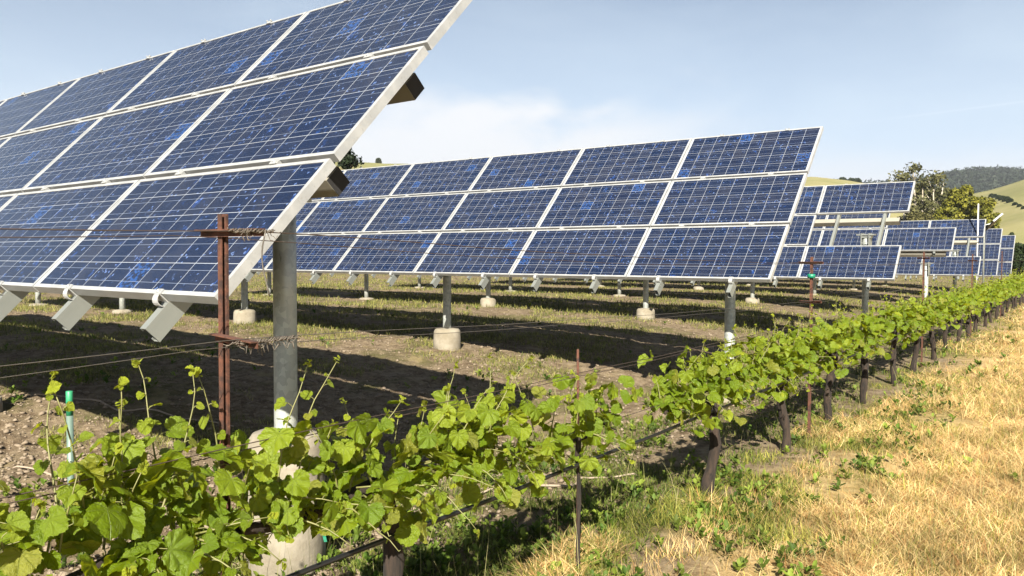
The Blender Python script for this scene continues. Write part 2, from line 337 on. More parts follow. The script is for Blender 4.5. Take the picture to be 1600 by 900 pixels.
# ------------------------------------------------------------------ ground: one sheet to the horizon
def build_ground():
    a1 = np.radians(np.linspace(-42, 42, 620)); a2 = np.radians(np.linspace(42, 318, 140))[1:-1]
    A = np.concatenate([a1, a2]); rr = np.concatenate([[.15, .6, 1.1], np.geomspace(1.5, 3600, 640)])
    AA, RR = np.meshgrid(A, rr); X = RR * np.sin(AA); Y = RR * np.cos(AA); Z = ground_z(X, Y)
    V = np.stack([X, Y, Z], -1).reshape(-1, 3); na = len(A); nr = len(rr)
    i, j = np.meshgrid(np.arange(nr - 1), np.arange(na), indexing='ij'); j2 = (j + 1) % na
    F4 = np.stack([i * na + j, (i + 1) * na + j, (i + 1) * na + j2, i * na + j2], -1).reshape(-1, 4)
    V = np.vstack([V, [[0, 0, 0]]]); c = len(V) - 1; F3 = np.stack([np.full(na, c), np.arange(na), (np.arange(na) + 1) % na], -1)
    t = MT('dry_ground'); p = t.pos()
    sp = t.n('SeparateXYZ'); t.lk(p, sp.inputs[0])
    tt = t.math('ADD', t.math('MULTIPLY', sp.outputs[0], .811), t.math('MULTIPLY', sp.outputs[1], -.585))
    n0 = t.noise(.9, 6, .65, p); n1 = t.noise(7, 7, .7, p); n2 = t.noise(46, 5, .7, p); n3 = t.noise(.28, 4, .6, p)
    soil = t.mix(t.rng(n1, .32, .68), c4v(.15, .105, .065), c4v(.38, .30, .20)); soil = t.mix(t.rng(n2, .55, .75), soil, c4v(.54, .44, .31)); soil = t.mix(t.rng(n0, .5, .72), soil, t.mix(.5, soil, c4v(.16, .12, .08)))
    straw = t.mix(t.rng(n1, .3, .7), c4v(.70, .45, .17), c4v(1.15, .84, .42)); straw = t.mix(t.rng(n2, .5, .75), straw, c4v(.98, .74, .42))
    grs = t.mix(n1, c4v(.07, .085, .018), c4v(.20, .19, .06))
    gb = t.math('ADD', t.rng(n0, .52, .70), t.math('MULTIPLY', t.rng(tt, 1.6, -1.2), t.rng(n0, .36, .56)))
    straw = t.mix(t.math('MULTIPLY', gb, .45, True), straw, grs)
    field = t.mix(t.math('MULTIPLY', t.rng(t.math('ADD', n0, t.math('MULTIPLY', n3, .6)), .80, .95), .6), soil, grs)
    field = t.mix(t.rng(t.noise(1.7, 5, .6, p), .56, .68, 0, .5), field, c4v(.42, .34, .17))
    edge = t.math('ADD', tt, t.math('MULTIPLY', t.math('SUBTRACT', n0, .5), 2.2))
    c = t.mix(t.rng(edge, -2.2, -1.2), field, straw)
    dist = t.n('VectorMath'); dist.operation = 'LENGTH'; t.lk(p, dist.inputs[0])
    c = t.mix(t.rng(dist.outputs['Value'], 45, 130), c, t.mix(n3, c4v(.22, .22, .08), c4v(.36, .31, .14)))
    t.set(Base_Color=c, Roughness=1.0, Specular_IOR_Level=.1); t.bump(t.math('ADD', n2, t.math('MULTIPLY', n1, 1.5)), .8, .022)
    o = np_mesh('ground', V, F3, F4, t.m, smooth=True); tag(o, kind='structure'); return o
build_ground()

# ------------------------------------------------------------------ hills
def lerp_profile(px, pts): return np.interp(px, [p[0] for p in pts], [p[1] for p in pts])
HILLA = [(-900, 300), (-300, 296), (0, 262), (300, 250), (500, 252), (560, 258), (640, 260), (720, 270), (900, 292), (1150, 285), (1270, 277), (1320, 282), (1420, 300), (1500, 311), (1545, 301), (1600, 283), (1700, 268), (1900, 262), (2300, 285), (2700, 310)]
HILLB = [(-900, 360), (900, 350), (1200, 310), (1400, 289), (1450, 282), (1490, 274), (1530, 272), (1570, 271), (1620, 275), (1800, 281), (2100, 300), (2600, 330)]
def hill(name, prof, d0, d1, d2, mat, rough, amp):
    px = np.linspace(prof[0][0], prof[-1][0], 420); dd = np.concatenate([np.linspace(d0, d1, 60), np.linspace(d1, d2, 16)[1:]])
    P, D = np.meshgrid(px, dd); H = (402 - lerp_profile(P, prof)) / 1264 * d1 + EYE
    ramp = np.where(D <= d1, sstep(D, d0 - (d1 - d0) * .25, d1 + (d1 - d0) * .12) / sstep(np.array(float(d1)), d0 - (d1 - d0) * .25, d1 + (d1 - d0) * .12), 1 - .9 * sstep(D, d1, d2))
    X = (P - 800) / 1264 * D; base = sstep(np.array(float(d0)), d0 - (d1 - d0) * .25, d1 + (d1 - d0) * .12)
    Z = H * (ramp - (base if True else 0) * (1 - sstep(D, d0, d0 + 60))) - .4
    Z = Z + fbm(X / rough, D / rough, 4) * amp * np.clip((D - d0) / 80, 0, 1)
    V = np.stack([X, D, Z], -1).reshape(-1, 3); nj = len(px); i, j = np.meshgrid(np.arange(len(dd) - 1), np.arange(nj - 1), indexing='ij')
    F4 = np.stack([i * nj + j, i * nj + j + 1, (i + 1) * nj + j + 1, (i + 1) * nj + j], -1).reshape(-1, 4)
    o = np_mesh(name, V, None, F4, mat, smooth=True); tag(o, kind='structure')
    def zf(x, d):
        pxx = x / d * 1264 + 800; Hh = (402 - lerp_profile(pxx, prof)) / 1264 * d1 + EYE
        rp = sstep(d, d0 - (d1 - d0) * .25, d1 + (d1 - d0) * .12) / sstep(np.array(float(d1)), d0 - (d1 - d0) * .25, d1 + (d1 - d0) * .12)
        return Hh * (np.where(d <= d1, rp, 1) - base * (1 - sstep(d, d0, d0 + 60))) - .4 + fbm(x / rough, d / rough, 4) * amp * np.clip((d - d0) / 80, 0, 1)
    return zf
t = MT('hill_grass'); p = t.pos(); a = t.noise(.012, 6, .6, p); b = t.noise(.09, 6, .7, p); a2 = t.noise(.02, 4, .6, t.scalev(p, (1, .4, 1)))
c = t.mix(t.rng(a, .38, .62), c4v(.28, .28, .12), c4v(.38, .35, .17)); c = t.mix(t.math('MULTIPLY', t.rng(b, .45, .7), .5), c, c4v(.20, .21, .065)); c = t.mix(t.math('MULTIPLY', t.rng(a2, .56, .68), .6), c, c4v(.46, .33, .20))
t.set(Base_Color=c, Roughness=1.0, Specular_IOR_Level=.05); HG = t.m
t = MT('hill_forest_floor'); p = t.pos(); a = t.noise(.05, 6, .7, p); t.set(Base_Color=t.mix(a, c4v(.020, .035, .018), c4v(.05, .07, .03)), Roughness=1.0); HF = t.m
zA = hill('hill', HILLA, 130, 480, 800, HG, 60, 5)
zB = hill('hill', HILLB, 600, 1150, 1700, HF, 90, 14)

# ------------------------------------------------------------------ solar arrays
PW, PH, FD = 1.653, .845, .046
W0, H0, LIP = 1.641, .814, .021
def frame_mesh():
    x0, x1, y0, y1 = -PW + (PW - W0) / 2, -(PW - W0) / 2, (PH - H0) / 2, PH - (PH - H0) / 2
    parts = [box(x0, x1, y0, y0 + LIP, -FD, 0), box(x0, x1, y1 - LIP, y1, -FD, 0), box(x0, x0 + LIP, y0 + LIP, y1 - LIP, -FD, 0), box(x1 - LIP, x1, y0 + LIP, y1 - LIP, -FD, 0)]
    V, F = join(parts); o = mesh_obj('solar_panel', V, F, M['alu']); return o, (x0 + LIP, x1 - LIP, y0 + LIP, y1 - LIP)
FR, G = frame_mesh(); FRM = FR.data; bpy.data.objects.remove(FR)
def glass_mesh():
    x0, x1, y0, y1 = G; v, f = box(x0 - .004, x1 + .004, y0 - .004, y1 + .004, -.012, -.0035)
    me = bpy.data.meshes.new('cell_glass'); me.from_pydata(v, [], f); me.materials.append(M['cells']); me.materials.append(M['back'])
    me.polygons.foreach_set('material_index', [1, 0, 1, 1, 1, 1]); l = me.uv_layers.new(name='UVMap')
    for lp in me.loops: co = me.vertices[lp.vertex_index].co; l.data[lp.index].uv = (co.x - x0, co.y - y0)
    me.update(); return me
GLM = glass_mesh()
def rail_mesh(v0, v1):     # C channel, open towards the left; lies behind the frames
    w_, d_, th = .045, .085, .004; z1 = -FD - .002; z0 = z1 - d_
    parts = [box(w_ / 2 - th, w_ / 2, v0, v1, z0, z1), box(-w_ / 2, w_ / 2 - th, v0, v1, z1 - th, z1), box(-w_ / 2, w_ / 2 - th, v0, v1, z0, z0 + th),
             box(-w_ / 2, -w_ / 2 + th, v0, v1, z1 - .018, z1 - th), box(-w_ / 2, -w_ / 2 + th, v0, v1, z0 + th, z0 + .018)]
    V, F = join(parts); me = bpy.data.meshes.new('rail'); me.from_pydata(V, [], F); me.materials.append(M['rail']); me.update(); return me
RAILM = rail_mesh(-.135, 3 * PH + .03); RAILS = rail_mesh(.80, 2 * PH)
def clamp_mesh(kind):
    if kind == 'joint': parts = [box(-.03, .03, -.012, .012, -.03, .004), box(-.022, .022, -.017, .017, .004, .008), lathe_at((0, 0, .008), .008, .007)]
    else:
        pts = []; s = -1 if kind == 'bottom' else 1
        th = .005; a = (PH - H0) / 2 - .0
        parts = [box(-.022, .022, -.002, .022, .0015, .0015 + th), box(-.022, .022, -.002 - th, -.002, -FD - .01, .0015 + th)]
        # curled strap in front of the rail end
        arc = [(-.002 - .034 * math.sin(q), -.026 + .030 * math.cos(q)) for q in np.linspace(.1, math.pi - .1, 9)]
        for (ya, za), (yb, zb) in zip(arc[:-1], arc[1:]):
            v = [(-.020, ya, za), (.020, ya, za), (.020, yb, zb), (-.020, yb, zb), (-.020, ya - .004, za), (.020, ya - .004, za), (.020, yb - .004, zb), (-.020, yb - .004, zb)]
            parts.append((v, [(0, 1, 2, 3), (7, 6, 5, 4), (0, 4, 5, 1), (1, 5, 6, 2), (2, 6, 7, 3), (3, 7, 4, 0)]))
        parts.append(lathe_at((0, .008, .0065), .009, .008))
        if kind == 'top': parts = [([(x, -y, z) for x, y, z in v], [tuple(reversed(q)) for q in f]) for v, f in parts[:2]] + [lathe_at((-.02, -.0, .004), .006, .014), lathe_at((.02, 0, .004), .006, .014)]
    V, F = join(parts); me = bpy.data.meshes.new('clamp'); me.from_pydata(V, [], F); me.materials.append(M['alu']); me.update(); return me
def lathe_at(c, r, h):
    v, f = lathe([(r, 0), (r, h * .7), (r * .7, h)], 10); return [(a + c[0], b + c[1], z + c[2]) for a, b, z in v], f
CL = {k: clamp_mesh(k) for k in ('bottom', 'joint', 'top')}
def beam_mesh(x0, x1):
    s, th = .10, .006; h = s / 2
    parts = [box(x0, x1, -h, h, h - th, h), box(x0, x1, -h, h, -h, -h + th), box(x0, x1, -h, -h + th, -h + th, h - th), box(x0, x1, h - th, h, -h + th, h - th)]
    V, F = join(parts); k = len(F)
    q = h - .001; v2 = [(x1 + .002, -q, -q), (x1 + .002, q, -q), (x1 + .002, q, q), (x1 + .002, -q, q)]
    n = len(V); V += v2; F.append((n, n + 1, n + 2, n + 3)); return V, F, [0] * k + [1]  # flat black plate over the hollow end, painting in its dark inside
def post_mesh(h, r=.0605):
    return lathe([(r, 0), (r, h * .25), (r, h * .5), (r, h * .75), (r, h)], 28)

def linkd(name, me, parent, loc=(0, 0, 0), rot=(0, 0, 0)):
    o = bpy.data.objects.new(name, me); COL.objects.link(o); o.parent = parent; o.location = loc; o.rotation_euler = rot; return o

def solar_array(k, O, azd, tiltd, ncol, miss, poles, label, clamps, beam_x=.17, beam_v=(.90, 1.63)):
    azr, tl = R(azd), R(tiltd); O = Vector((O[0], O[1], O[2] + EYE))
    e = Vector((-math.sin(azr), math.cos(azr), 0)); sh = Vector((math.cos(azr), math.sin(azr), 0))
    a0, v0, gz0, ch0 = poles[0]
    base = O + e * a0 + sh * (v0 * math.cos(tl)); gz = float(ground_z(base.x, base.y, False)) if gz0 is None else gz0
    root = empty('solar_array', (base.x, base.y, gz), azr - math.pi / 2)
    tag(root, label, 'solar array', 'solar arrays standing in parallel rows')
    inv = Matrix.Rotation(-(azr - math.pi / 2), 4, 'Z') @ Matrix.Translation(-Vector((base.x, base.y, gz)))
    def P(a, v, d=0.0):
        w_ = O + e * a + sh * (v * math.cos(tl) + d * math.sin(tl)) + Vector((0, 0, v * math.sin(tl) - d * math.cos(tl))); return inv @ w_
    for c in range(ncol):
        for r_ in range(3):
            if (c, r_) in miss: continue
            pn = linkd('solar_panel', FRM, root, P(c * PW, r_ * PH), (tl, 0, 0))
            linkd('cell_glass', GLM, pn)
    for c in range(ncol):
        for da in (.42, 1.25):
            rl = linkd('rail', RAILS if k == 4 and c == 0 else RAILM, root, P(c * PW + da, 0), (tl, 0, 0))
            if k == 4 and c == 0: continue
            if c < clamps:
                linkd('clamp', CL['bottom'], rl, (0, (PH - H0) / 2, 0))
                for j in (1, 2):
                    if (c, j) not in miss and (c, j - 1) not in miss: linkd('clamp', CL['joint'], rl, (0, j * PH, 0))
                linkd('clamp', CL['top'], rl, (0, 3 * PH - (PH - H0) / 2, 0))
    for bv in beam_v:
        V, F, fm = beam_mesh(-ncol * PW + .2, 0)
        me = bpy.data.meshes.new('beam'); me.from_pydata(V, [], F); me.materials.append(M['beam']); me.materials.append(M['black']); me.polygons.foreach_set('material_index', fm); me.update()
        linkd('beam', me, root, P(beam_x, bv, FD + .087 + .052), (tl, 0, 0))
    for (a, v, gzz, ch) in poles:
        w_ = O + e * a + sh * (v * math.cos(tl)); g_ = float(ground_z(w_.x, w_.y, False)) if gzz is None else gzz
        onb = min(abs(v - b_) for b_ in beam_v) < .12
        top = O.z + v * math.sin(tl) - (FD + .087 + .104) / math.cos(tl) - (.03 if onb else .10)
        off = (FD + .19) * math.sin(tl) if False else 0
        loc = inv @ Vector((w_.x, w_.y, g_)); hh = top - g_
        V, F = post_mesh(hh); po = mesh_obj('post', V, F, M['galv'], root, True); po.location = loc
        m2 = po.data; 
        V, F = lathe([(.205, -.35), (.203, ch * .3), (.198, ch * .8), (.193, ch - .03), (.172, ch), (.07, ch + .012)], 36, .012)
        fo = mesh_obj('footing', V, F, M['conc'], root, True); fo.location = loc; fo.rotation_euler.z = a * 3
        # saddle on the post: stepped cap plates and two cheek plates up to the beam
        if onb:
            parts = [box(-.16, .16, -.10, .10, -.01, .012), box(-.10, .10, -.075, .075, -.055, -.012), box(-.075, -.063, -.12, .12, -.30, .03), box(.063, .075, -.12, .12, -.30, .03), box(-.063, .063, -.11, -.10, -.16, -.145)]
        else:
            Lh = .62; parts = []
            b_, f_ = box(-.045, .045, -Lh, Lh, -.045, .045)
            b_ = [(x, y * math.cos(tl) - z * math.sin(tl), y * math.sin(tl) + z * math.cos(tl) + .04) for x, y, z in b_]; parts.append((b_, f_)); parts.append(box(-.10, .10, -.10, .10, -.02, .0))
        V, F = join(parts); sd = mesh_obj('saddle', V, F, M['rail'], root); sd.location = (loc[0], loc[1], loc[2] + hh)
    return root

AR = [(1, (-1.1455, 3.0944, -.1668), 52.08, 45.97), (2, (2.6149, 8.1868, -.2295), 53.51, 45.08), (3, (6.6179, 13.9983, -.3755), 53.65, 46.80),
      (4, (10.69, 19.82, -.42), 53.6, 46.2), (5, (14.53, 25.19, -.54), 53.9, 46.5), (6, (17.91, 29.88, -.66), 53.8, 46.0), (7, (21.63, 35.06, -.77), 53.7, 46.0)]
LB = ['nearest solar array, filling the upper left behind the tall rusty trellis post',
      'second nearest solar array, three full rows of blue panels across the middle',
      'third solar array back, missing its middle end panel so beam and rails show',
      'fourth solar array back, only the middle panel left at its right end',
      'fifth solar array back, missing its middle end panel, behind the thin white mast',
      'sixth solar array back, narrow full-height edge showing beside the fifth array',
      'farthest solar array, smallest narrow edge of three panels at the far right']
PO = [[(.75, 1.27, -.06, .76), (5.1, 1.27, None, .12), (9.5, 1.27, None, .05)],
      [(.77, 1.27, None, .28), (5.11, 1.27, None, .27), (10.04, 1.27, None, .24), (14.4, 1.27, None, .05), (18.4, 1.27, None, .04)],
      [(.72, 1.63, None, .25), (5.2, 1.27, None, .22), (9.6, 1.27, None, .2), (14.0, 1.27, None, .04), (18.4, 1.27, None, .04)],
      [(.60, .92, None, .1), (5.2, 1.27, None, .15), (9.6, 1.27, None, .04), (14.0, 1.27, None, .04), (18.4, 1.27, None, .04)]] + [
      [(.80, v_, None, .05), (5.2, 1.27, None, .04), (9.6, 1.27, None, .12), (14.0, 1.27, None, .04)] for v_ in (1.63, 1.27, 1.27)]
MISS = [set(), set(), {(0, 1)}, {(0, 0), (0, 2)}, {(0, 1)}, set(), set()]
NC = [8, 12, 12, 12, 12, 12, 12]; CLN = [5, 6, 2, 2, 1, 0, 0]
for (k, O, a_, tl_), lb, po, ms, nc, cn in zip(AR, LB, PO, MISS, NC, CLN): solar_array(k, O, a_, tl_, nc, ms, po, lb, cn)

# ------------------------------------------------------------------ trellis posts, stakes, wires, hose
def uchannel(h, w_=.017, d_=.020, th=.003):     # opening towards +X (the row's right side)
    return join([box(-d_ / 2, -d_ / 2 + th, -w_ / 2, w_ / 2, 0, h), box(-d_ / 2 + th, d_ / 2, -w_ / 2, -w_ / 2 + th, 0, h), box(-d_ / 2 + th, d_ / 2, w_ / 2 - th, w_ / 2, 0, h),
                 box(d_ / 2, d_ / 2 + .003, w_ / 2 - th, w_ / 2 + .005, 0, h)])
RZ = math.atan2(ROWN[1], ROWN[0])
def angle_arm(x0, x1, z, y, hgt=.022):
    return join([box(x0, x1, y, y + .004, z - hgt / 2, z + hgt / 2), box(x0, x1, y - .022, y, z + hgt / 2 - .004, z + hgt / 2)])
def trellis_post(z, ztop, label, arms, tape=None, lean=(0, 0), dt=0):
    p = row_pt(z, dt); gz = float(ground_z(p[0], p[1], False)); root = empty('trellis_post', (p[0], p[1], gz), RZ); tag(root, label, 'trellis post', 'rusty steel posts along the vine row')
    root.rotation_euler = (lean[0], lean[1], RZ)
    V, F = uchannel(ztop - gz + .4); V = [(x, y, q - .4) for x, y, q in V]; mesh_obj('stake', V, F, M['rust'], root)
    for (x0, x1, zz, rot) in arms:
        V, F = angle_arm(x0, x1, 0, -.017); a = mesh_obj('cross_arm', V, F, M['rust'], root); a.location.z = zz - gz; a.rotation_euler = (0, rot, 0)
    if tape:
        V, F = lathe([(.034, -.018), (.036, 0), (.034, .018)], 14); a = mesh_obj('green_tie', V, F, M['green'], root, True); a.location.z = tape - gz
    return root
def z_at(px): return 2.6 / (.7215 - (px - 800) / 1264)
HT = EYE
trellis_post(2.434, HT + .128, 'tall rusty steel trellis post nearest the camera with two cross arms', [(-.085, .225, HT + .070, 0), (-.015, .19, HT - .245, .06)], lean=(0, .004), dt=-.05)
trellis_post(z_at(1268), HT + .01, 'rusty trellis post with a green tape tie, in front of the third solar array', [(-.11, .11, HT - .045, 0), (-.10, .10, HT - .40, .0)], tape=HT - .165)
trellis_post(z_at(1443), HT + .10, 'third rusty trellis post, beside the short bare galvanised post of the fourth array', [(-.09, .09, HT + .0, 0)])
trellis_post(z_at(1519), HT + .09, 'fourth rusty trellis post, in front of the lower panel of the fifth array', [(-.09, .09, HT - .05, 0)])
trellis_post(z_at(1565), HT + .20, 'farthest rusty trellis post, at the edge of the sixth array', [(-.09, .09, HT - .1, 0)])
def stake(z, dt, top, r, label, mat='rust', name='vine_stake'):
    p = row_pt(z, dt); g_ = float(ground_z(p[0], p[1], False)); V, F = tube([(0, 0, -.2), (0.004, 0, (top - g_) * .5), (0, .003, top - g_)], r, 8)
    o = mesh_obj(name, V, F, M[mat], None, True); o.location = (p[0], p[1], g_); tag(o, label, 'stake', None); return o
stake(z_at(912), -.03, HT - .47, .0065, 'thin rusty stake rising from the small young vine')
# pale pipe with a green top on the left
pp = empty('marker_pipe', (-2.53, 4.6, float(ground_z(-2.53, 4.6)))); tag(pp, 'upright pale pipe with its top painted green, at the left behind the vines', 'pipe')
hgt = HT - .772 - pp.location.z
V, F = lathe([(.0185, -.2), (.0185, hgt - .14)], 20); mesh_obj('pipe', V, F, M['pipe'], pp, True)
V, F = lathe([(.0188, hgt - .14), (.0188, hgt - .002), (.017, hgt)], 20); mesh_obj('painted_top', V, F, M['greenpaint'], pp, True)

def wire(dt, hs, r, label, mat='wire', name='trellis_wire', sag=.02, z0=.6, z1=34, posts=(2.4, 7.4, 12.7, 18.0, 24.5)):
    pts = []; zs = list(np.linspace(z0, 10, 60)) + list(np.linspace(10.5, z1, 40))
    ps = [-2.5] + list(posts) + [40]
    for z in zs:
        h = np.interp(z, [q[0] for q in hs], [q[1] for q in hs]); k = max(i for i in range(len(ps) - 1) if ps[i] <= z); u = (z - ps[k]) / (ps[k + 1] - ps[k])
        p = row_pt(z, dt); pts.append((p[0], p[1], h - sag * 4 * u * (1 - u) + .002 * math.sin(z * 5)))
    V, F = tube(pts, r, 6); o = mesh_obj(name, V, F, M[mat], None, True); tag(o, label, 'wire' if name == 'trellis_wire' else 'hose', 'trellis wires along the vine row' if name == 'trellis_wire' else None); return o
wire(.185, [(0, HT + .058), (2.4, HT + .073), (7.4, HT - .044), (35, HT - .05)], .0018, 'uppermost trellis wire, crossing in front of the nearest solar array', 'wiredark', sag=.03)
wire(-.155, [(0, HT + .052), (2.4, HT + .066), (7.4, HT - .048), (35, HT - .06)], .0016, 'second topmost trellis wire, on the far end of the cross arms', 'wiredark', sag=.05)
wire(.10, [(0, HT - .26), (2.4, HT - .238), (7.4, HT - .38), (35, HT - .4)], .0013, 'trellis wire with old tendrils twisted round it, at the lower cross arm')
wire(-.03, [(0, HT - .35), (2.4, HT - .272), (7.4, HT - .42), (35, HT - .4)], .0012, 'fine trellis wire a little under the lower cross arm')
wire(.05, [(0, HT - .56), (35, HT - .60)], .0017, 'dark trellis wire running just over the vine leaves, nearer strand', 'wiredark', sag=.01)
wire(-.04, [(0, HT - .60), (35, HT - .66)], .0017, 'dark trellis wire running just over the vine leaves, farther strand', 'wiredark', sag=.01)
wire(0, [(0, HT - .88), (35, HT - .88)], .0018, 'cordon wire carrying the vine arms', 'wiredark', sag=.005)
wire(.03, [(0, .60), (35, .60)], .0095, 'black drip irrigation hose strung along the vine row', 'hose', 'drip_hose', sag=.012)
# dried tendrils knotted on the wires beside the nearest post
def tendrils(center, along, n, spread, label, drop=.03):
    V, F = [], []; parts = []
    for i in range(n):
        s = (random.random() - .5) * spread; p = Vector(center) + Vector((ROWD[0], ROWD[1], 0)) * s
        pts = []; ph = random.random() * 6; rr = .0025 + random.random() * .004; ln = .03 + random.random() * .06
        for q in range(12):
            u = q / 11; pts.append(p + Vector((ROWD[0] * ln * (u - .5), ROWD[1] * ln * (u - .5), 0)) + Vector((ROWN[0] * rr * math.cos(ph + u * 9), ROWN[1] * rr * math.cos(ph + u * 9), rr * math.sin(ph + u * 9))) + Vector((0, 0, -drop * random.random() * (u ** 2) * (i % 3 == 0))))
        parts.append(tube(pts,   .0009 + .0008 * random.random(), 5))
    V, F = join(parts); o = mesh_obj('dry_tendril', V, F, m_plain('dry_tendril_bark', (.06, .045, .035), (.30, .26, .21), .9, 70), None, True); tag(o, label, 'tendril'); return o
q = row_pt(2.385, .185); tendrils((q[0], q[1], HT + .072), 1, 22, .12, 'knot of dry tendrils on the top wire at the tip of the upper cross arm')
q = row_pt(2.47, .10); tendrils((q[0], q[1], HT - .25), 1, 46, .20, 'long twist of pale dry tendrils on the wire before the galvanised post', .045)
pts = [Vector((row_pt(2.42, .19)[0], row_pt(2.42, .19)[1], HT + .075)) + Vector((-.012 * math.sin(u * 4), 0, -.19 * u)) for u in np.linspace(0, 1, 10)]
V, F = tube(pts, .0022, 6); tag(mesh_obj('hanging_twine', V, F, M['wire'], None, True), 'loose strand of twine hanging from the top wire over the array edge', 'twine')

# ------------------------------------------------------------------ grape vines
def leaf_template(serr):
    half = [(0.0, 0.03), (0.08, -0.09), (0.24, -0.15), (0.40, -0.10), (0.50, 0.04), (0.57, 0.20), (0.56, 0.36), (0.47, 0.50), (0.38, 0.66), (0.20, 0.79), (0.0, 0.91)]
    if serr:
        o = []
        for i in range(len(half) - 1):
            a, b = np.array(half[i]), np.array(half[i + 1]); o.append(tuple(a)); d = b - a; n_ = np.array([d[1], -d[0]]); n_ = n_ / (np.linalg.norm(n_) + 1e-9)
            if i > 0: o.append(tuple(a + d * .38 + n_ * .028)); o.append(tuple(a + d * .55 - n_ * .012))
        o.append(half[-1]); half = o
    ring = half + [(-x, y) for x, y in half[-2:0:-1]]
    ring = np.array(ring); n = len(ring); c = np.array([0, .12]); inner = c + (ring - c) * .55
    P2 = np.vstack([[c], inner, ring]); F3 = [(0, 1 + i, 1 + (i + 1) % n) for i in range(n)]; F4 = [(1 + i, 1 + n + i, 1 + n + (i + 1) % n, 1 + (i + 1) % n) for i in range(n)]
    ang = np.arctan2(np.abs(P2[:, 0]), P2[:, 1] - .06); rad = np.hypot(P2[:, 0], P2[:, 1])
    z = .10 * np.abs(np.sin(ang * 4.3)) * rad - .22 * np.maximum(P2[:, 1], 0) ** 2 + .18 * np.abs(P2[:, 0]) - .25 * P2[:, 0] ** 2
    return P2, z, np.array(F3), np.array(F4)
LT = {True: leaf_template(True), False: leaf_template(False)}
def build_leaves(name, pos, nrm, tip, size, tint, serr, parent, mat, origin):
    P2, z, F3, F4 = LT[serr]; n = len(pos); m = len(P2)
    nrm = nrm / np.linalg.norm(nrm, axis=1, keepdims=True); tip = tip - nrm * (tip * nrm).sum(1, keepdims=True); tip /= np.linalg.norm(tip, axis=1, keepdims=True) + 1e-9
    side = np.cross(tip, nrm); crl = rng.uniform(.3, 1.9, n); fold = rng.uniform(-.15, .38, n); asp = rng.uniform(.9, 1.15, n)
    X = P2[:, 0][None, :] * asp[:, None]; zz = z[None, :] * crl[:, None] + np.abs(P2[:, 0])[None, :] * fold[:, None] + .05 * rng.standard_normal((n, 1)) * P2[:, 0][None, :]
    zz = zz + .05 * np.sin(P2[:, 0][None, :] * 9 + rng.uniform(0, 6, (n, 1))) * np.sin(P2[:, 1][None, :] * 8 + rng.uniform(0, 6, (n, 1)))
    V = pos[:, None, :] + size[:, None, None] * (X[..., None] * side[:, None, :] + P2[:, 1][None, :, None] * tip[:, None, :] + zz[..., None] * nrm[:, None, :])
    off = (np.arange(n) * m)[:, None, None]
    return np_mesh(name, V.reshape(-1, 3) - np.array(origin), (F3[None] + off).reshape(-1, 3), (F4[None] + off).reshape(-1, 4), mat, tint=np.repeat(tint, m, 0), uv=np.tile(P2, (n, 1)), smooth=True, parent=parent)
RD3 = np.array([ROWD[0], ROWD[1], 0]); RN3 = np.array([ROWN[0], ROWN[1], 0]); UP3 = np.array([0, 0, 1.]); SD3 = np.array(sdir)
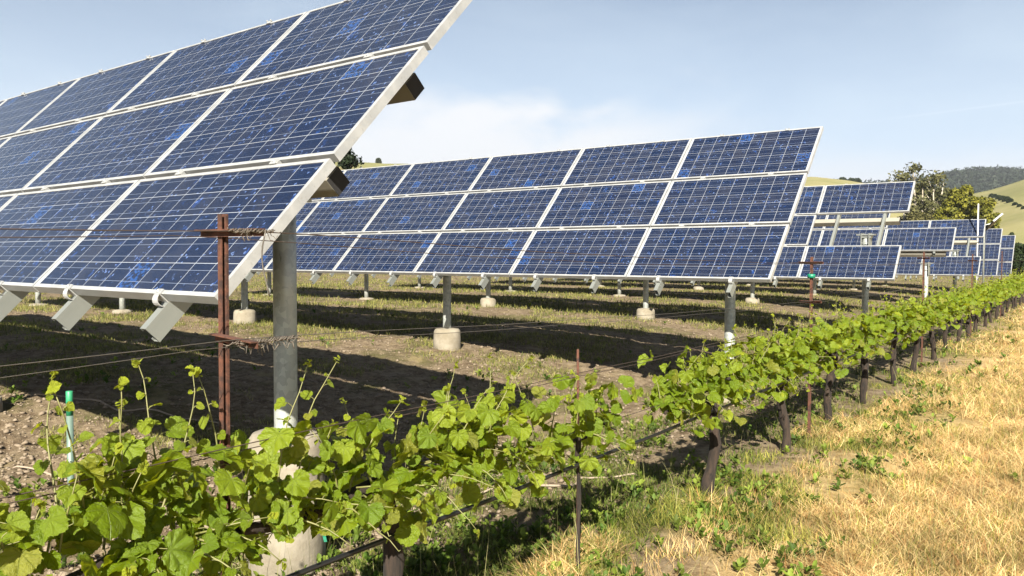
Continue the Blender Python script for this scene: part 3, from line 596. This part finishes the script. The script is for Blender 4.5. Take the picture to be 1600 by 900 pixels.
def vine(z, label, half=(.75, .75), nshoot=30, hs=(.18, .48), lmax=.13, young=False, serr=True, tr=.036, lean=0.0, wid=.10, extra=0, cordon=.73, bare=False, lowfrac=.45):
    p = row_pt(z); gz = float(ground_z(p[0], p[1], False)); O = np.array([p[0], p[1], gz]); root = empty('grape_vine', O); tag(root, label, 'grape vine', 'grape vines growing in one row')
    # trunk
    k = 9; pts = []
    for i in range(k):
        u = i / (k - 1); w_ = RD3 * (lean * (1 - u) + .03 * math.sin(u * 7 + z)) + RN3 * (.02 * math.sin(u * 5 + z * 2)); pts.append(w_ * (1 if i else 1) + UP3 * (u * (cordon - .02) - (.1 if i == 0 else 0)))
    rad = [tr * (1.35 if i == 0 else 1.0 + .16 * math.sin(i * 2.3 + z) + (.35 if i >= k - 2 else 0)) for i in range(k)]
    V, F = tube([tuple(q) for q in pts], rad, 12); V = [tuple(np.array(v) * 1.0 + np.array([random.uniform(-.15, .15) * tr, random.uniform(-.15, .15) * tr, 0])) for v in V]
    mesh_obj('trunk', V, F, M['bark'], root, True)
    if not young:
        for sg, hl in ((-1, half[0]), (1, half[1])):
            if hl < .2: continue
            cp = [tuple(pts[-1] + RD3 * sg * hl * u + UP3 * (.03 * math.sin(u * 6 + z) + .015 - .02 * u) + RN3 * .02 * math.sin(u * 9 + z)) for u in np.linspace(0, 1, 9)]
            V, F = tube(cp, [tr * (.85 - .5 * u) for u in np.linspace(0, 1, 9)], 8); mesh_obj('cordon', V, F, M['bark'], root, True)
    # shoots with alternate leaves
    sp = []; LP, LN_, LTp, LS, LC = [], [], [], [], []
    for i in range(nshoot):
        u = (i + random.random()) / nshoot; s = -half[0] + u * (half[0] + half[1])
        if young: s *= .5
        low = random.random() < lowfrac
        side = random.choice((-1, 1)) if not low else random.choice((-1, 1, 1))
        L0 = random.uniform(*hs) * (1.0 if not low else .75); base = O + RD3 * (s + lean * 0) + UP3 * (cordon + random.uniform(-.02, .04)) + RN3 * random.uniform(-.03, .03)
        if low: d0 = RN3 * side * random.uniform(.5, 1.0) + UP3 * random.uniform(-.25, .5) + RD3 * random.uniform(-.7, .7); droop = random.uniform(.9, 1.7)
        else: d0 = UP3 + RN3 * side * random.uniform(0, .42) + RD3 * random.uniform(-.4, .4); droop = random.uniform(-.05, .15)
        d0 = d0 / np.linalg.norm(d0); nn = max(4, int(L0 / .045)); q = base.copy(); d = d0.copy(); pl = [q.copy()]; ph = random.random() * 6
        for j in range(nn):
            d = d + np.array([random.gauss(0, .10), random.gauss(0, .10), random.gauss(0, .05)]) - UP3 * droop * .10 + (RN3 * math.cos(ph + j * 3.1) * .05); d /= np.linalg.norm(d)
            q = q + d * L0 / nn; pl.append(q.copy()); fr = (j + 1) / nn
            reps = 1 + (random.random() < .45 and fr < .7)
            for _ in range(reps):
                sgn = 1 if (j + _) % 2 else -1
                out = RD3 * sgn * random.uniform(.3, 1) + RN3 * random.uniform(-.9, 1.0) + UP3 * random.uniform(0, .5); out /= np.linalg.norm(out)
                sz = lmax * random.uniform(.42, 1.12) * (1.0 if fr < .55 else max(.16, 1.25 - fr * 1.1))
                pet = sz * random.uniform(.45, .8); lp = q + out * pet
                nv = UP3 * random.uniform(.1, .8) + SD3 * random.uniform(-.1, .7) + np.array([random.gauss(0, .55), random.gauss(0, .55), random.gauss(0, .35)]) + out * .35
                tv = out * .7 - UP3 * random.uniform(.3, 1.2) + np.array([random.gauss(0, .3), random.gauss(0, .3), 0])
                yv = min(1, max(0, (fr - .25) * 1.25 + random.gauss(0, .14))) if not low else max(0, (fr - .6)) * .8 + abs(random.gauss(0, .08))
                LP.append(lp); LN_.append(nv); LTp.append(tv); LS.append(sz); LC.append((yv, random.random(), random.random()))
                sp.append(tube([tuple(q - O), tuple(q + out * pet * .5 + UP3 * pet * .12 - O), tuple(lp - O)], .0013, 4, False))
        # tip tuft
        for _ in range(3):
            LP.append(q + d * .008 * _); LN_.append(d + np.array([random.gauss(0, .7) for _k in range(3)])); LTp.append(d * 1.0 + np.array([random.gauss(0, .4) for _k in range(3)])); LS.append(lmax * random.uniform(.16, .30)); LC.append((1.0, .2, random.random()))
        rr = [.0038 * (1 - .6 * j / nn) for j in range(nn + 1)]; sp.append(tube([tuple(a_ - O) for a_ in pl], rr, 5))
    for i in range(extra):
        s = random.uniform(-half[0], half[1]); sd_ = random.choice((-1, 1)); lp = O + RD3 * s + UP3 * (cordon + random.uniform(-.19, .28)) + RN3 * random.gauss(0, wid)
        LP.append(lp); LN_.append(UP3 * .4 + SD3 * .3 + np.array([random.gauss(0, .6) for _k in range(3)])); LTp.append(-UP3 + np.array([random.gauss(0, .6) for _k in range(3)])); LS.append(lmax * random.uniform(.7, 1.1)); LC.append((abs(random.gauss(0, .30)), random.random(), random.random()))
    keep = [i for i, q_ in enumerate(LP) if not (2.36 < q_[1] < 2.84 and q_[2] < .72)]; LP, LN_, LTp, LS, LC = ([l_[i] for i in keep] for l_ in (LP, LN_, LTp, LS, LC))
    V, F = join(sp); mesh_obj('shoots', V, F, M['shoot'], root, True)
    build_leaves('foliage', np.array(LP), np.array(LN_), np.array(LTp), np.array(LS), np.array(LC), serr, root, M['leaf'], O)
    return root

VZ = [(1.62, dict(half=(.8, .72), nshoot=48, hs=(.16, .48), lmax=.088, extra=120, cordon=.84, lowfrac=.3)),
      (2.96, dict(half=(1.0, .72), nshoot=58, hs=(.16, .52), lmax=.082, extra=220, lean=.03, tr=.034, cordon=.78, lowfrac=.42)),
      (z_at(908), dict(half=(.62, .38), nshoot=17, hs=(.14, .42), lmax=.078, young=False, tr=.010, extra=80)),
      (z_at(1118), dict(half=(.80, .76), nshoot=52, hs=(.14, .40), lmax=.082, extra=130, lean=-.05)),
      (z_at(1228), dict(half=(.72, .74), nshoot=44, hs=(.18, .46), lmax=.085, extra=100)),
      (z_at(1300), dict(half=(.7, .62), nshoot=28, hs=(.18, .50), lmax=.085, extra=130)),
      (z_at(1352), dict(half=(.62, .7), nshoot=28, hs=(.18, .50), lmax=.085, extra=130)),
      (z_at(1400), dict(half=(.7, .7), nshoot=32, hs=(.18, .52), lmax=.088, extra=130)),
      (z_at(1433), dict(half=(.7, .7), nshoot=32, hs=(.18, .52), lmax=.088, extra=130))]
VL = ['grape vine nearest the camera, large leaves in the lower left corner', 'grape vine in front of the nearest galvanised post, its trunk cut by the bottom edge',
      'small grape vine with a thin stem, growing at the thin rusty stake', 'grape vine right of the gap in the row, its peeling trunk in clear view',
      'grape vine with dark twisted trunk, just short of the green-taped trellis post', 'first grape vine past the green-taped trellis post',
      'second grape vine past the green-taped trellis post', 'third grape vine past the green-taped trellis post', 'fourth grape vine past the green-taped trellis post']
for (z, kw), lb in zip(VZ, VL): vine(z, lb, serr=z < 7.5, **kw)
ORD = ['fifth', 'sixth', 'seventh', 'eighth', 'ninth', 'tenth', 'eleventh', 'twelfth', 'thirteenth', 'fourteenth', 'fifteenth', 'sixteenth', 'seventeenth', 'eighteenth', 'nineteenth', 'twentieth']
z = z_at(1433); 
for i, o_ in enumerate(ORD):
    z += 1.22 if i < 8 else 1.3
    vine(z, o_ + ' grape vine past the green-taped trellis post', half=(.72, .72), nshoot=24, hs=(.18, .58), lmax=.092, extra=110, serr=False, tr=.036, wid=.15, lean=random.uniform(-.12, .12))

# green ribbons on the nearest footing
def ribbon(x, y, z0, z1, label):
    pts = np.linspace(z0, z1, 9); V = []; F = []
    for i, q_ in enumerate(pts):
        xx = x + .008 * math.sin(i * .8); yy = y + .006 * math.cos(i * .9); V += [(xx - .007, yy, q_), (xx + .007, yy + .004, q_), (xx + .007, yy + .0055, q_), (xx - .007, yy + .0015, q_)]
    for i in range(8):
        for k in range(4): F.append((i * 4 + k, i * 4 + (k + 1) % 4, i * 4 + 4 + (k + 1) % 4, i * 4 + 4 + k))
    tag(mesh_obj('green_ribbon', V, F, M['green'], None, False), label, 'ribbon', 'green ribbons beside the nearest concrete footing')
ribbon(-1.29, 3.86, .36, .22, 'green plastic ribbon hanging at the left edge of the nearest concrete footing')
ribbon(-.90, 3.86, .44, .25, 'green plastic ribbon hanging at the right edge of the nearest concrete footing')

# ------------------------------------------------------------------ grass, weeds and litter
def in_view(x, y, m=1.15): return (np.abs(x) < y * .64 * m + 1.0) & (y > 1.5)
def blades(name, N_, region, hfun, wfun, cfun, lean, mat, label, cat, zoff=0.0):
    x, y = region(N_); n = len(x); gz = ground_z(x, y) + zoff
    h = hfun(x, y, n); wd = wfun(x, y, n); ph = rng.uniform(0, 2 * np.pi, n); ln = np.abs(rng.normal(lean[0], lean[1], n)); la = rng.uniform(0, 2 * np.pi, n)
    sx, sy = np.cos(ph) * wd / 2, np.sin(ph) * wd / 2; tx, ty = np.cos(la) * np.sin(ln), np.sin(la) * np.sin(ln); tz = np.cos(ln)
    b = np.stack([x, y, gz], -1); s = np.stack([sx, sy, np.zeros(n)], -1); d = np.stack([tx, ty, tz], -1)
    mid = b + d * (h * .55)[:, None]; d2 = d + np.stack([tx * .9, ty * .9, -tz * .12 - .0 * tz], -1); d2 /= np.linalg.norm(d2, axis=1, keepdims=True)
    tip = mid + d2 * (h * .5)[:, None]
    V = np.stack([b - s, b + s, mid + s * .75, mid - s * .75, tip], 1).reshape(-1, 3); o_ = (np.arange(n) * 5)[:, None]
    F4 = np.array([[0, 1, 2, 3]]) + o_; F3 = np.array([[3, 2, 4]]) + o_
    o = np_mesh(name, V, F3, F4, mat, tint=np.repeat(cfun(x, y, n), 5, 0)); tag(o, label, cat, kind='stuff'); return o
BM = blade_mat('grass_blade', .32); BD = blade_mat('dry_blade', .22)
def polar_sample(n, ymin, ymax, power, cond):
    # more blades near the viewer, fewer far away
    u = rng.random(n * 3); y = (ymin ** (1 - power) + u * (ymax ** (1 - power) - ymin ** (1 - power))) ** (1 / (1 - power)); x = rng.uniform(-1, 1, n * 3) * (y * .72 + 1.0)
    k = cond(x, y); x, y = x[k][:n], y[k][:n]; return x, y
def T(x, y): return tsv(x, y)[0]
def lerpc(a, b, u): return AL * (np.array(a)[None] * (1 - u[:, None]) + np.array(b)[None] * u[:, None])
patch = lambda x, y: fbm(x * .9 + 5, y * .9 + 9, 4)
patch2 = lambda x, y: fbm(x * 2.6 + 45, y * 2.6 + 19, 3)
def col_dry(x, y, n):
    u = rng.random(n); c = lerpc((.95, .60, .21), (1.50, 1.14, .58), u); r_ = (rng.random(n) < .18)[:, None]; c = np.where(r_, lerpc((.70, .30, .10), (1.0, .56, .22), u), c)
    return c
def col_grn(x, y, n):
    u = np.clip(rng.random(n) * .9 + patch2(x, y), 0, 1); c = lerpc((.16, .23, .022), (.80, .72, .16), u); return c
sc_far = lambda y: np.clip(y / 7.0, 1, 4.5)
# flattened straw
blades('dry_straw', 230000, lambda n: polar_sample(n, 3.0, 45, 1.9, lambda x, y: (T(x, y) + patch(x, y) * 2.8 > -1.75)), lambda x, y, n: rng.uniform(.05, .20, n) * sc_far(y) ** .3, lambda x, y, n: rng.uniform(.0022, .0045, n) * sc_far(y), col_dry, (1.25, .28), BD, 'flattened dry golden straw covering the verge right of the vines', 'dry straw', .006)
# upright dry stems
blades('dry_grass', 70000, lambda n: polar_sample(n, 3.0, 45, 1.8, lambda x, y: (T(x, y) > -1.9) & (patch(x, y) + rng.normal(0, .12, len(x)) > -.08)), lambda x, y, n: rng.uniform(.04, .15, n), lambda x, y, n: rng.uniform(.0018, .0036, n) * sc_far(y), col_dry, (.55, .32), BD, 'upright dry grass stems on the verge', 'dry grass')
# green grass of the verge
blades('verge_grass', 105000, lambda n: polar_sample(n, 3.0, 40, 1.8, lambda x, y: (T(x, y) > -2.3) & (patch(x, y) * 1.2 + patch2(x, y) * .8 + rng.normal(0, .06, len(x)) + .36 * np.exp(-((T(x, y) + 1.1) / 1.9) ** 2) > .155 + .09 * sstep(T(x, y), .6, 2.8))), lambda x, y, n: rng.uniform(.025, .10, n) * (1 + (rng.random(n) < .06)), lambda x, y, n: rng.uniform(.003, .006, n) * sc_far(y), col_grn, (.70, .36), BM, 'yellow-green grass tufts growing through the straw', 'grass')
# weeds under the row
blades('row_grass', 120000, lambda n: polar_sample(n, 2.6, 36, 1.7, lambda x, y: (T(x, y) < -1.4) & (T(x, y) > -4.0) & (patch2(x, y) + patch(x, y) + rng.normal(0, .06, len(x)) > -.04)), lambda x, y, n: rng.uniform(.02, .085, n), lambda x, y, n: rng.uniform(.004, .009, n) * sc_far(y), lambda x, y, n: lerpc((.09, .17, .02), (.40, .44, .09), rng.random(n)), (.7, .35), BM, 'short green weeds and grass under the vine row', 'grass')
# field grass between the arrays, thin near, thicker away
blades('field_grass', 190000, lambda n: polar_sample(n, 3.5, 60, 1.35, lambda x, y: (T(x, y) < -3.6) & (patch(x, y) * 1.2 + .5 * patch2(x, y) + rng.normal(0, .05, len(x)) + .22 * sstep(y, 7, 13) > .215)), lambda x, y, n: rng.uniform(.02, .075, n) * np.clip(y / 10, 1, 1.8), lambda x, y, n: rng.uniform(.003, .006, n) * sc_far(y), lambda x, y, n: lerpc((.14, .21, .03), (.62, .56, .18), rng.random(n)), (.5, .3), BM, 'patchy short grass growing in the soil between the solar arrays', 'grass')
# taller single seed stems among the weeds
blades('seed_grass', 1500, lambda n: polar_sample(n, 3.0, 22, 1.6, lambda x, y: (T(x, y) > -5.5)), lambda x, y, n: rng.uniform(.18, .42, n), lambda x, y, n: rng.uniform(.002, .0035, n) * sc_far(y) ** .7, lambda x, y, n: lerpc((.40, .42, .14), (.62, .56, .26), rng.random(n)), (.16, .12), BM, 'scattered tall thin seed stems', 'grass')
# broad-leaved weeds: rosettes of oval leaves
def weeds(n_ros, cond, label, size=(.015, .045), cols=((.10, .20, .02), (.34, .44, .06)), ymin=2.8, ymax=22, nl=(6, 14)):
    x, y = polar_sample(n_ros, ymin, ymax, 1.7, cond); V, F4, F3, T_ = [], [], [], []; P_ = []
    tmpl = np.array([[0, 0, 0], [.30, .35, .10], [.24, .75, .12], [0, 1, .02], [-.24, .75, .12], [-.30, .35, .10], [0, .5, .0]])
    allV = []; allT = []; cnt = 0; f4 = []
    tri = [(0, 1, 6), (1, 2, 6), (2, 3, 6), (3, 4, 6), (4, 5, 6), (5, 0, 6)]
    for xx, yy in zip(x, y):
        g_ = float(ground_z(xx, yy)); k = random.randint(*nl); cc = AL * (np.array(cols[0]) + (np.array(cols[1]) - np.array(cols[0])) * random.random())
        for i in range(k):
            a_ = random.random() * 6.283; el = random.uniform(.15, 1.2); s_ = random.uniform(*size) * (1 + .04 * yy); up_ = np.array([math.cos(a_) * math.cos(el), math.sin(a_) * math.cos(el), math.sin(el)]); sd = np.array([-math.sin(a_), math.cos(a_), 0]); nr = np.cross(sd, up_)
            st = np.array([xx, yy, g_ + random.uniform(0, .05)]) + up_ * random.uniform(0, .03)
            v = st + s_ * (tmpl[:, :1] * sd + tmpl[:, 1:2] * up_ - tmpl[:, 2:3] * nr); allV.append(v); allT.append(np.tile(cc * random.uniform(.8, 1.25), (7, 1))); f4 += [(cnt + a1, cnt + b1, cnt + c1) for a1, b1, c1 in tri]; cnt += 7
    o = np_mesh('weeds', np.vstack(allV), np.array(f4), None, BM, tint=np.vstack(allT), smooth=True); tag(o, label, 'weeds', kind='stuff')
weeds(3600, lambda x, y: (T(x, y) > -4.2) & (T(x, y) < -1.1) & (patch2(x + 3, y) + rng.normal(0, .12, len(x)) > .06), 'broad-leaved green weeds beneath and beside the vine row')
weeds(500, lambda x, y: (T(x, y) < -3.6) & (patch(x + 7, y) > .06), 'small weeds dotted over the bare soil', size=(.02, .045))
weeds(60, lambda x, y: (T(x, y) > -1.2) & (T(x, y) < 1.0) & (patch(x + 17, y + 3) > .10), 'leafy green weeds in the dry verge', size=(.015, .045), cols=((.22, .34, .03), (.42, .55, .08)))

# soil clods
def clods(n):
    x, y = polar_sample(n, 3.0, 24, 1.7, lambda x, y: (T(x, y) < -3.0)); k = len(x); s = np.minimum(rng.lognormal(-4.6, .5, k), .034); base = np.array([[1, 0, 0], [-1, 0, 0], [0, 1, 0], [0, -1, 0], [0, 0, 1], [0, 0, -.6], [.6, .6, .5], [-.6, .6, .5], [.6, -.6, .5], [-.6, -.6, .5]], dtype=float)
    tri = [(4, 6, 7), (4, 7, 9), (4, 9, 8), (4, 8, 6), (0, 2, 6), (2, 1, 7), (2, 7, 6), (1, 3, 9), (1, 9, 7), (3, 0, 8), (3, 8, 9), (0, 6, 8), (5, 2, 0), (5, 1, 2), (5, 3, 1), (5, 0, 3)]
    V = base[None] * rng.uniform(.65, 1.25, (k, 10, 1)) * s[:, None, None]; a_ = rng.uniform(0, 6.28, k); ca, sa = np.cos(a_)[:, None], np.sin(a_)[:, None]
    V = np.stack([V[..., 0] * ca - V[..., 1] * sa, V[..., 0] * sa + V[..., 1] * ca, V[..., 2] * .75], -1) + np.stack([x, y, ground_z(x, y) + s * .2], -1)[:, None]
    o = np_mesh('soil_clods', V.reshape(-1, 3), (np.array(tri)[None] + (np.arange(k) * 10)[:, None, None]).reshape(-1, 3), None, m_plain('soil_clod', (.20, .15, .10), (.42, .34, .25), 1.0, 3))
    tag(o, 'loose clods of pale dry soil left of the vine row', 'soil clods', kind='stuff')
clods(26000)
# dead vine prunings lying in a line on the soil below the arrays
def pruning(p0, p1, label, n=26):
    pts = []
    for u in np.linspace(0, 1, n):
        x = p0[0] + (p1[0] - p0[0]) * u + .05 * math.sin(u * 17 + p0[0]); y = p0[1] + (p1[1] - p0[1]) * u + .05 * math.sin(u * 11); pts.append((x, y, float(ground_z(x, y)) + .022 + .012 * math.sin(u * 23)))
    V, F = tube(pts, [.009 * (1 - .6 * abs(u - .4)) for u in np.linspace(0, 1, n)], 6); tag(mesh_obj('dry_cane', V, F, m_straw, None, True), label, 'cane', 'dry canes lying on the soil')
m_straw = m_plain('dry_cane_bark', (.34, .26, .19), (.52, .43, .33), .9, 40)
pruning((-3.5, 5.6), (-1.9, 5.0), 'dry cane lying in the shade left of the nearest post')
pruning((-4.6, 7.6), (-2.4, 7.0), 'long dry cane on shaded soil below the nearest array')
pruning((-.2, 5.5), (1.0, 6.0), 'dry cane on the soil behind the vines in front of the round footings')

# ------------------------------------------------------------------ trees
def foliage_mesh(name, centers, radii, per, leaf, cols, parent, mat, origin, squash=.8, gap=.0):
    VV, TT = [], []
    for c_, r_ in zip(centers, radii):
        n = per; d = rng.standard_normal((n, 3)); d /= np.linalg.norm(d, axis=1, keepdims=True); rr = rng.random(n) ** .45; pos = c_ + d * (rr * r_)[:, None] * np.array([1, 1, squash])
        nr = d * .6 + rng.standard_normal((n, 3)) * .6 + np.array([0, 0, .4]); nr /= np.linalg.norm(nr, axis=1, keepdims=True); a_ = np.cross(nr, rng.standard_normal((n, 3))); a_ /= np.linalg.norm(a_, axis=1, keepdims=True); b_ = np.cross(nr, a_)
        s = leaf * rng.uniform(.6, 1.3, n)[:, None]; VV.append(np.stack([pos - a_ * s, pos + b_ * s * .55, pos + a_ * s, pos - b_ * s * .55], 1).reshape(-1, 3))
        u = np.clip(rng.random() * .6 + rng.random(n) * .4, 0, 1); TT.append(np.repeat(lerpc(cols[0], cols[1], u), 4, 0))
    V = np.vstack(VV); n = len(V) // 4; F4 = np.arange(n * 4).reshape(-1, 4); return np_mesh(name, V - np.array(origin), None, F4, mat, tint=np.vstack(TT), parent=parent)
TM = blade_mat('tree_leaf', .25); TB = m_bark('tree_bark', (.10, .075, .05), (.22, .18, .13), 6); TBP = m_bark('pale_smooth_bark', (.42, .37, .28), (.62, .57, .47), 4)
def tree(px, ytop, d, wpx, label, kind='round', cols=((.035, .075, .012), (.10, .17, .025)), ybase=None, leaf=None, seed=1, cat='tree', group=None, stems=1, low=.0):
    rs = random.Random(seed); x = (px - 800) / 1264 * d; gz = float(ground_z(x, d, False)) if ybase is None else (402 - ybase) / 1264 * d + EYE
    H = (402 - ytop) / 1264 * d + EYE - gz; Wd = wpx / 1264 * d; O = np.array([x, d, gz]); root = empty('tree', O); tag(root, label, cat, group); leaf = leaf or H * .028
    bark = TBP if kind == 'euc' else TB; cs, rd, parts = [], [], []
    if kind == 'euc':
        for s in range(stems):
            bx = (s - (stems - 1) / 2) / max(1, stems) * Wd * .75; hh = H * rs.uniform(.72, .96) if s else H * .95
            tp = [(bx * .6, 0, -.3), (bx * .75 + rs.uniform(-.2, .2), 0, hh * .35), (bx + rs.uniform(-.4, .4), rs.uniform(-.5, .5), hh * .7), (bx * 1.2, 0, hh * .93)]
            parts.append(tube(tp, [H * .016, H * .013, H * .008, H * .003], 7))
            for q in range(10):
                u = rs.uniform(.36, 1.0); cx_ = np.interp(u, [0, .35, .7, 1], [tp[0][0], tp[1][0], tp[2][0], tp[3][0]]) + rs.gauss(0, Wd * .13); cz = hh * u + rs.uniform(-.3, .3); cy = rs.gauss(0, Wd * .15)
                parts.append(tube([(np.interp(u * .85, [0, .35, .7, 1], [tp[0][0], tp[1][0], tp[2][0], tp[3][0]]), 0, hh * u * .85), (cx_, cy, cz)], [H * .004, H * .002], 5)); cs.append(O + np.array([cx_, cy, cz])); rd.append(H * rs.uniform(.045, .10))
        per = 90
    elif kind == 'conifer':
        parts.append(tube([(0, 0, -.3), (0, 0, H * .5), (0, 0, H)], [H * .03, H * .018, H * .004], 7))
        for q in range(34):
            u = rs.uniform(.15, .98); rr = Wd * .5 * (1 - u * .55) * rs.uniform(.4, 1); a_ = rs.random() * 6.28; e_ = (rr * math.cos(a_), rr * math.sin(a_), H * u + rr * .25); parts.append(tube([(0, 0, H * u * .93), e_], [H * .006, H * .002], 5)); cs.append(O + np.array(e_)); rd.append(H * rs.uniform(.05, .10))
        per = 90
    else:
        parts.append(tube([(0, 0, -.3), (0, 0, H * .25), (H * .03, 0, H * .6)], [H * .035, H * .028, H * .012], 8))
        for q in range(90):
            a_ = rs.random() * 6.28; u = rs.random(); cz = H * (low + (1 - low) * (.12 + .80 * u)); wq = math.sqrt(max(.05, 1 - ((u - .42) / .62) ** 2)); rr = Wd * .46 * wq * math.sqrt(rs.uniform(.25, 1)); e_ = (rr * math.cos(a_), rr * math.sin(a_), cz)
            parts.append(tube([(0, 0, cz * .6), e_], [H * .008, H * .003], 5)); cs.append(O + np.array(e_)); rd.append(min(H, Wd) * rs.uniform(.10, .18))
        per = 220
    V, F = join(parts); mesh_obj('trunk', V, F, bark, root, True)
    foliage_mesh('crown', cs, rd, per, leaf, cols, root, TM, O); return root
tree(547, 231, 62, 40, 'dark tree standing behind the right edge of the nearest array', 'conifer', ((.012, .028, .010), (.035, .06, .018)), seed=3, leaf=.16)
EUC = ((.09, .10, .035), (.27, .26, .10))
tree(1447, 252, 115, 72, 'tall thin eucalyptus with pale stems and open tufted crown', 'euc', EUC, seed=12, stems=4, leaf=.26)
tree(1418, 262, 122, 46, 'slimmer eucalyptus just left of the tall one, above the third array corner', 'euc', EUC, seed=5, stems=2, leaf=.26)
tree(1470, 284, 128, 60, 'olive coloured tree between the eucalyptus and the bright round tree', 'round', ((.08, .09, .03), (.22, .21, .08)), seed=8, leaf=.26)
tree(1440, 330, 108, 70, 'low brownish bush at the foot of the eucalyptus stems', 'round', ((.11, .11, .03), (.30, .27, .09)), seed=21, leaf=.2, cat='bush')
BR = ((.13, .15, .014), (.48, .45, .05))
tree(1500, 284, 100, 66, 'bright yellow-green leafy tree, left and taller of the pair behind the white mast', 'round', BR, seed=31, leaf=.22)
tree(1532, 301, 96, 52, 'bright yellow-green leafy tree, right and lower of the pair behind the white mast', 'round', BR, seed=37, leaf=.22)
tree(1478, 318, 98, 44, 'bright green bush joined to the left foot of the leafy pair', 'round', BR, seed=41, leaf=.2, cat='bush')
DK = ((.022, .045, .012), (.07, .11, .022))
tree(1596, 374, 56, 34, 'dark green bush at the right edge of the photo beside the farthest array', 'round', DK, seed=51, leaf=.12, cat='bush')
tree(1640, 366, 60, 50, 'dark green bush just outside the right edge beyond the vines', 'round', DK, seed=54, leaf=.12, cat='bush')
tree(1577, 357, 120, 14, 'small dark shrub at the foot of the golden hill', 'round', DK, seed=57, leaf=.16, cat='bush')
# dark tree tops on the left ridge and a line of shrubs across the golden hill
for i, (px, yt, hw) in enumerate([(1302, 280.5, 9), (1314, 278, 12), (1327, 279, 12), (1337, 279, 10)]):
    tree(px, yt, 455, hw, ['leftmost', 'second', 'third', 'rightmost'][i] + ' dark round tree on the ridge just over the third array', 'round', DK, ybase=290, seed=60 + i, leaf=.8, group='dark trees on the left ridge')
tree(592, 249.5, 440, 7, 'lone slim green tree on the pale ridge above the second array', 'round', ((.06, .09, .02), (.14, .17, .04)), ybase=262, seed=71, leaf=.7)
def on_hill_tree(px, ypx, sz, label, seed):
    ds = np.linspace(140, 480, 200); x = (px - 800) / 1264 * ds; zz = zA(x, ds); yy = 402 - (zz - EYE) / ds * 1264; k = int(np.argmin(np.abs(yy - ypx))); d = float(ds[k])
    tree(px, ypx - sz, d, sz * 1.5, label, 'round', DK, ybase=ypx + 1, seed=seed, leaf=d * .0016, cat='shrub', group='dark shrubs in a line across the golden hill')
for i, (px, y_, s_) in enumerate([(1546, 306, 3), (1551, 307.5, 4), (1557, 309, 4), (1563, 311, 5), (1570, 313, 6), (1575, 314.5, 5), (1583, 319, 3), (1590, 322, 3), (1597, 325, 3)]):
    on_hill_tree(px, y_, s_, ORDL[i] + ' dark shrub from the left in the line across the golden hill' if False else ['first', 'second', 'third', 'fourth', 'fifth', 'sixth', 'seventh', 'eighth', 'ninth'][i] + ' dark shrub from the left in the line across the golden hill', 80 + i)
# far forest on the blue ridge, one mass
px = rng.uniform(1300, 2300, 2600); dd = rng.uniform(820, 1230, 2600); xx = (px - 800) / 1264 * dd; zz = zB(xx, dd); cs = np.stack([xx, dd, zz + 3], -1)
o = foliage_mesh('forest', cs, rng.uniform(6, 12, 2600), 34, 2.4, ((.018, .035, .018), (.045, .07, .032)), None, TM, (0, 0, 0), .9); tag(o, 'dark wooded ridge beyond the golden hill', 'forest', kind='stuff')

# ------------------------------------------------------------------ mast and the tilted panel behind the fifth array
xm, ym = (1526 - 800) / 1264 * 26.3, 26.3; gm = float(ground_z(xm, ym, False)); V, F = tube([(0, 0, 0), (0, 0, EYE + (402 - 317) / 1264 * ym - gm)], .022, 10)
mo = mesh_obj('mast', V, F, M['white'], None, True); mo.location = (xm, ym, gm); tag(mo, 'thin white upright mast in front of the fifth array', 'mast')

d_ = 27.6; tp = empty('small_panel', ((1546 - 800) / 1264 * d_, d_, .35)); tag(tp, 'small tilted panel seen from below, sticking out past the fifth array', 'solar panel')
V, F = box(-.24, .24, -.30, .30, -.02, .02); a = mesh_obj('panel_plate', V, F, m_plain('grey_panel_back', (.10, .10, .10), (.16, .16, .155), .6, 8), tp); a.location = (.10, 0, EYE + (402 - 346) / 1264 * d_ - .35); a.rotation_euler = (R(-38), R(-32), R(20))
V, F = box(-.25, .25, -.31, -.30, -.03, .03); b = mesh_obj('panel_rim', V, F, M['alu'], tp); b.location = a.location; b.rotation_euler = a.rotation_euler
V, F = tube([(-.15, .1, 0), (-.15, .1, EYE + (402 - 350) / 1264 * d_ - .35), (.08, 0.02, EYE + (402 - 347) / 1264 * d_ - .35)], .03, 8); mesh_obj('panel_post', V, F, M['galv'], tp, True)
# ------------------------------------------------------------------ haze
hz = bpy.data.materials.new('haze'); hz.use_nodes = True; hn = hz.node_tree; hn.nodes.remove(hn.nodes['Principled BSDF']); pv = hn.nodes.new('ShaderNodeVolumePrincipled')
pv.inputs['Color'].default_value = (.86, .92, 1, 1); pv.inputs['Density'].default_value = .00020; pv.inputs['Anisotropy'].default_value = .3; hn.links.new(pv.outputs[0], hn.nodes['Material Output'].inputs['Volume'])
V, F = box(-3800, 3800, -3800, 3800, -3, 260); ho = mesh_obj('haze', V, F, hz); tag(ho, kind='stuff')
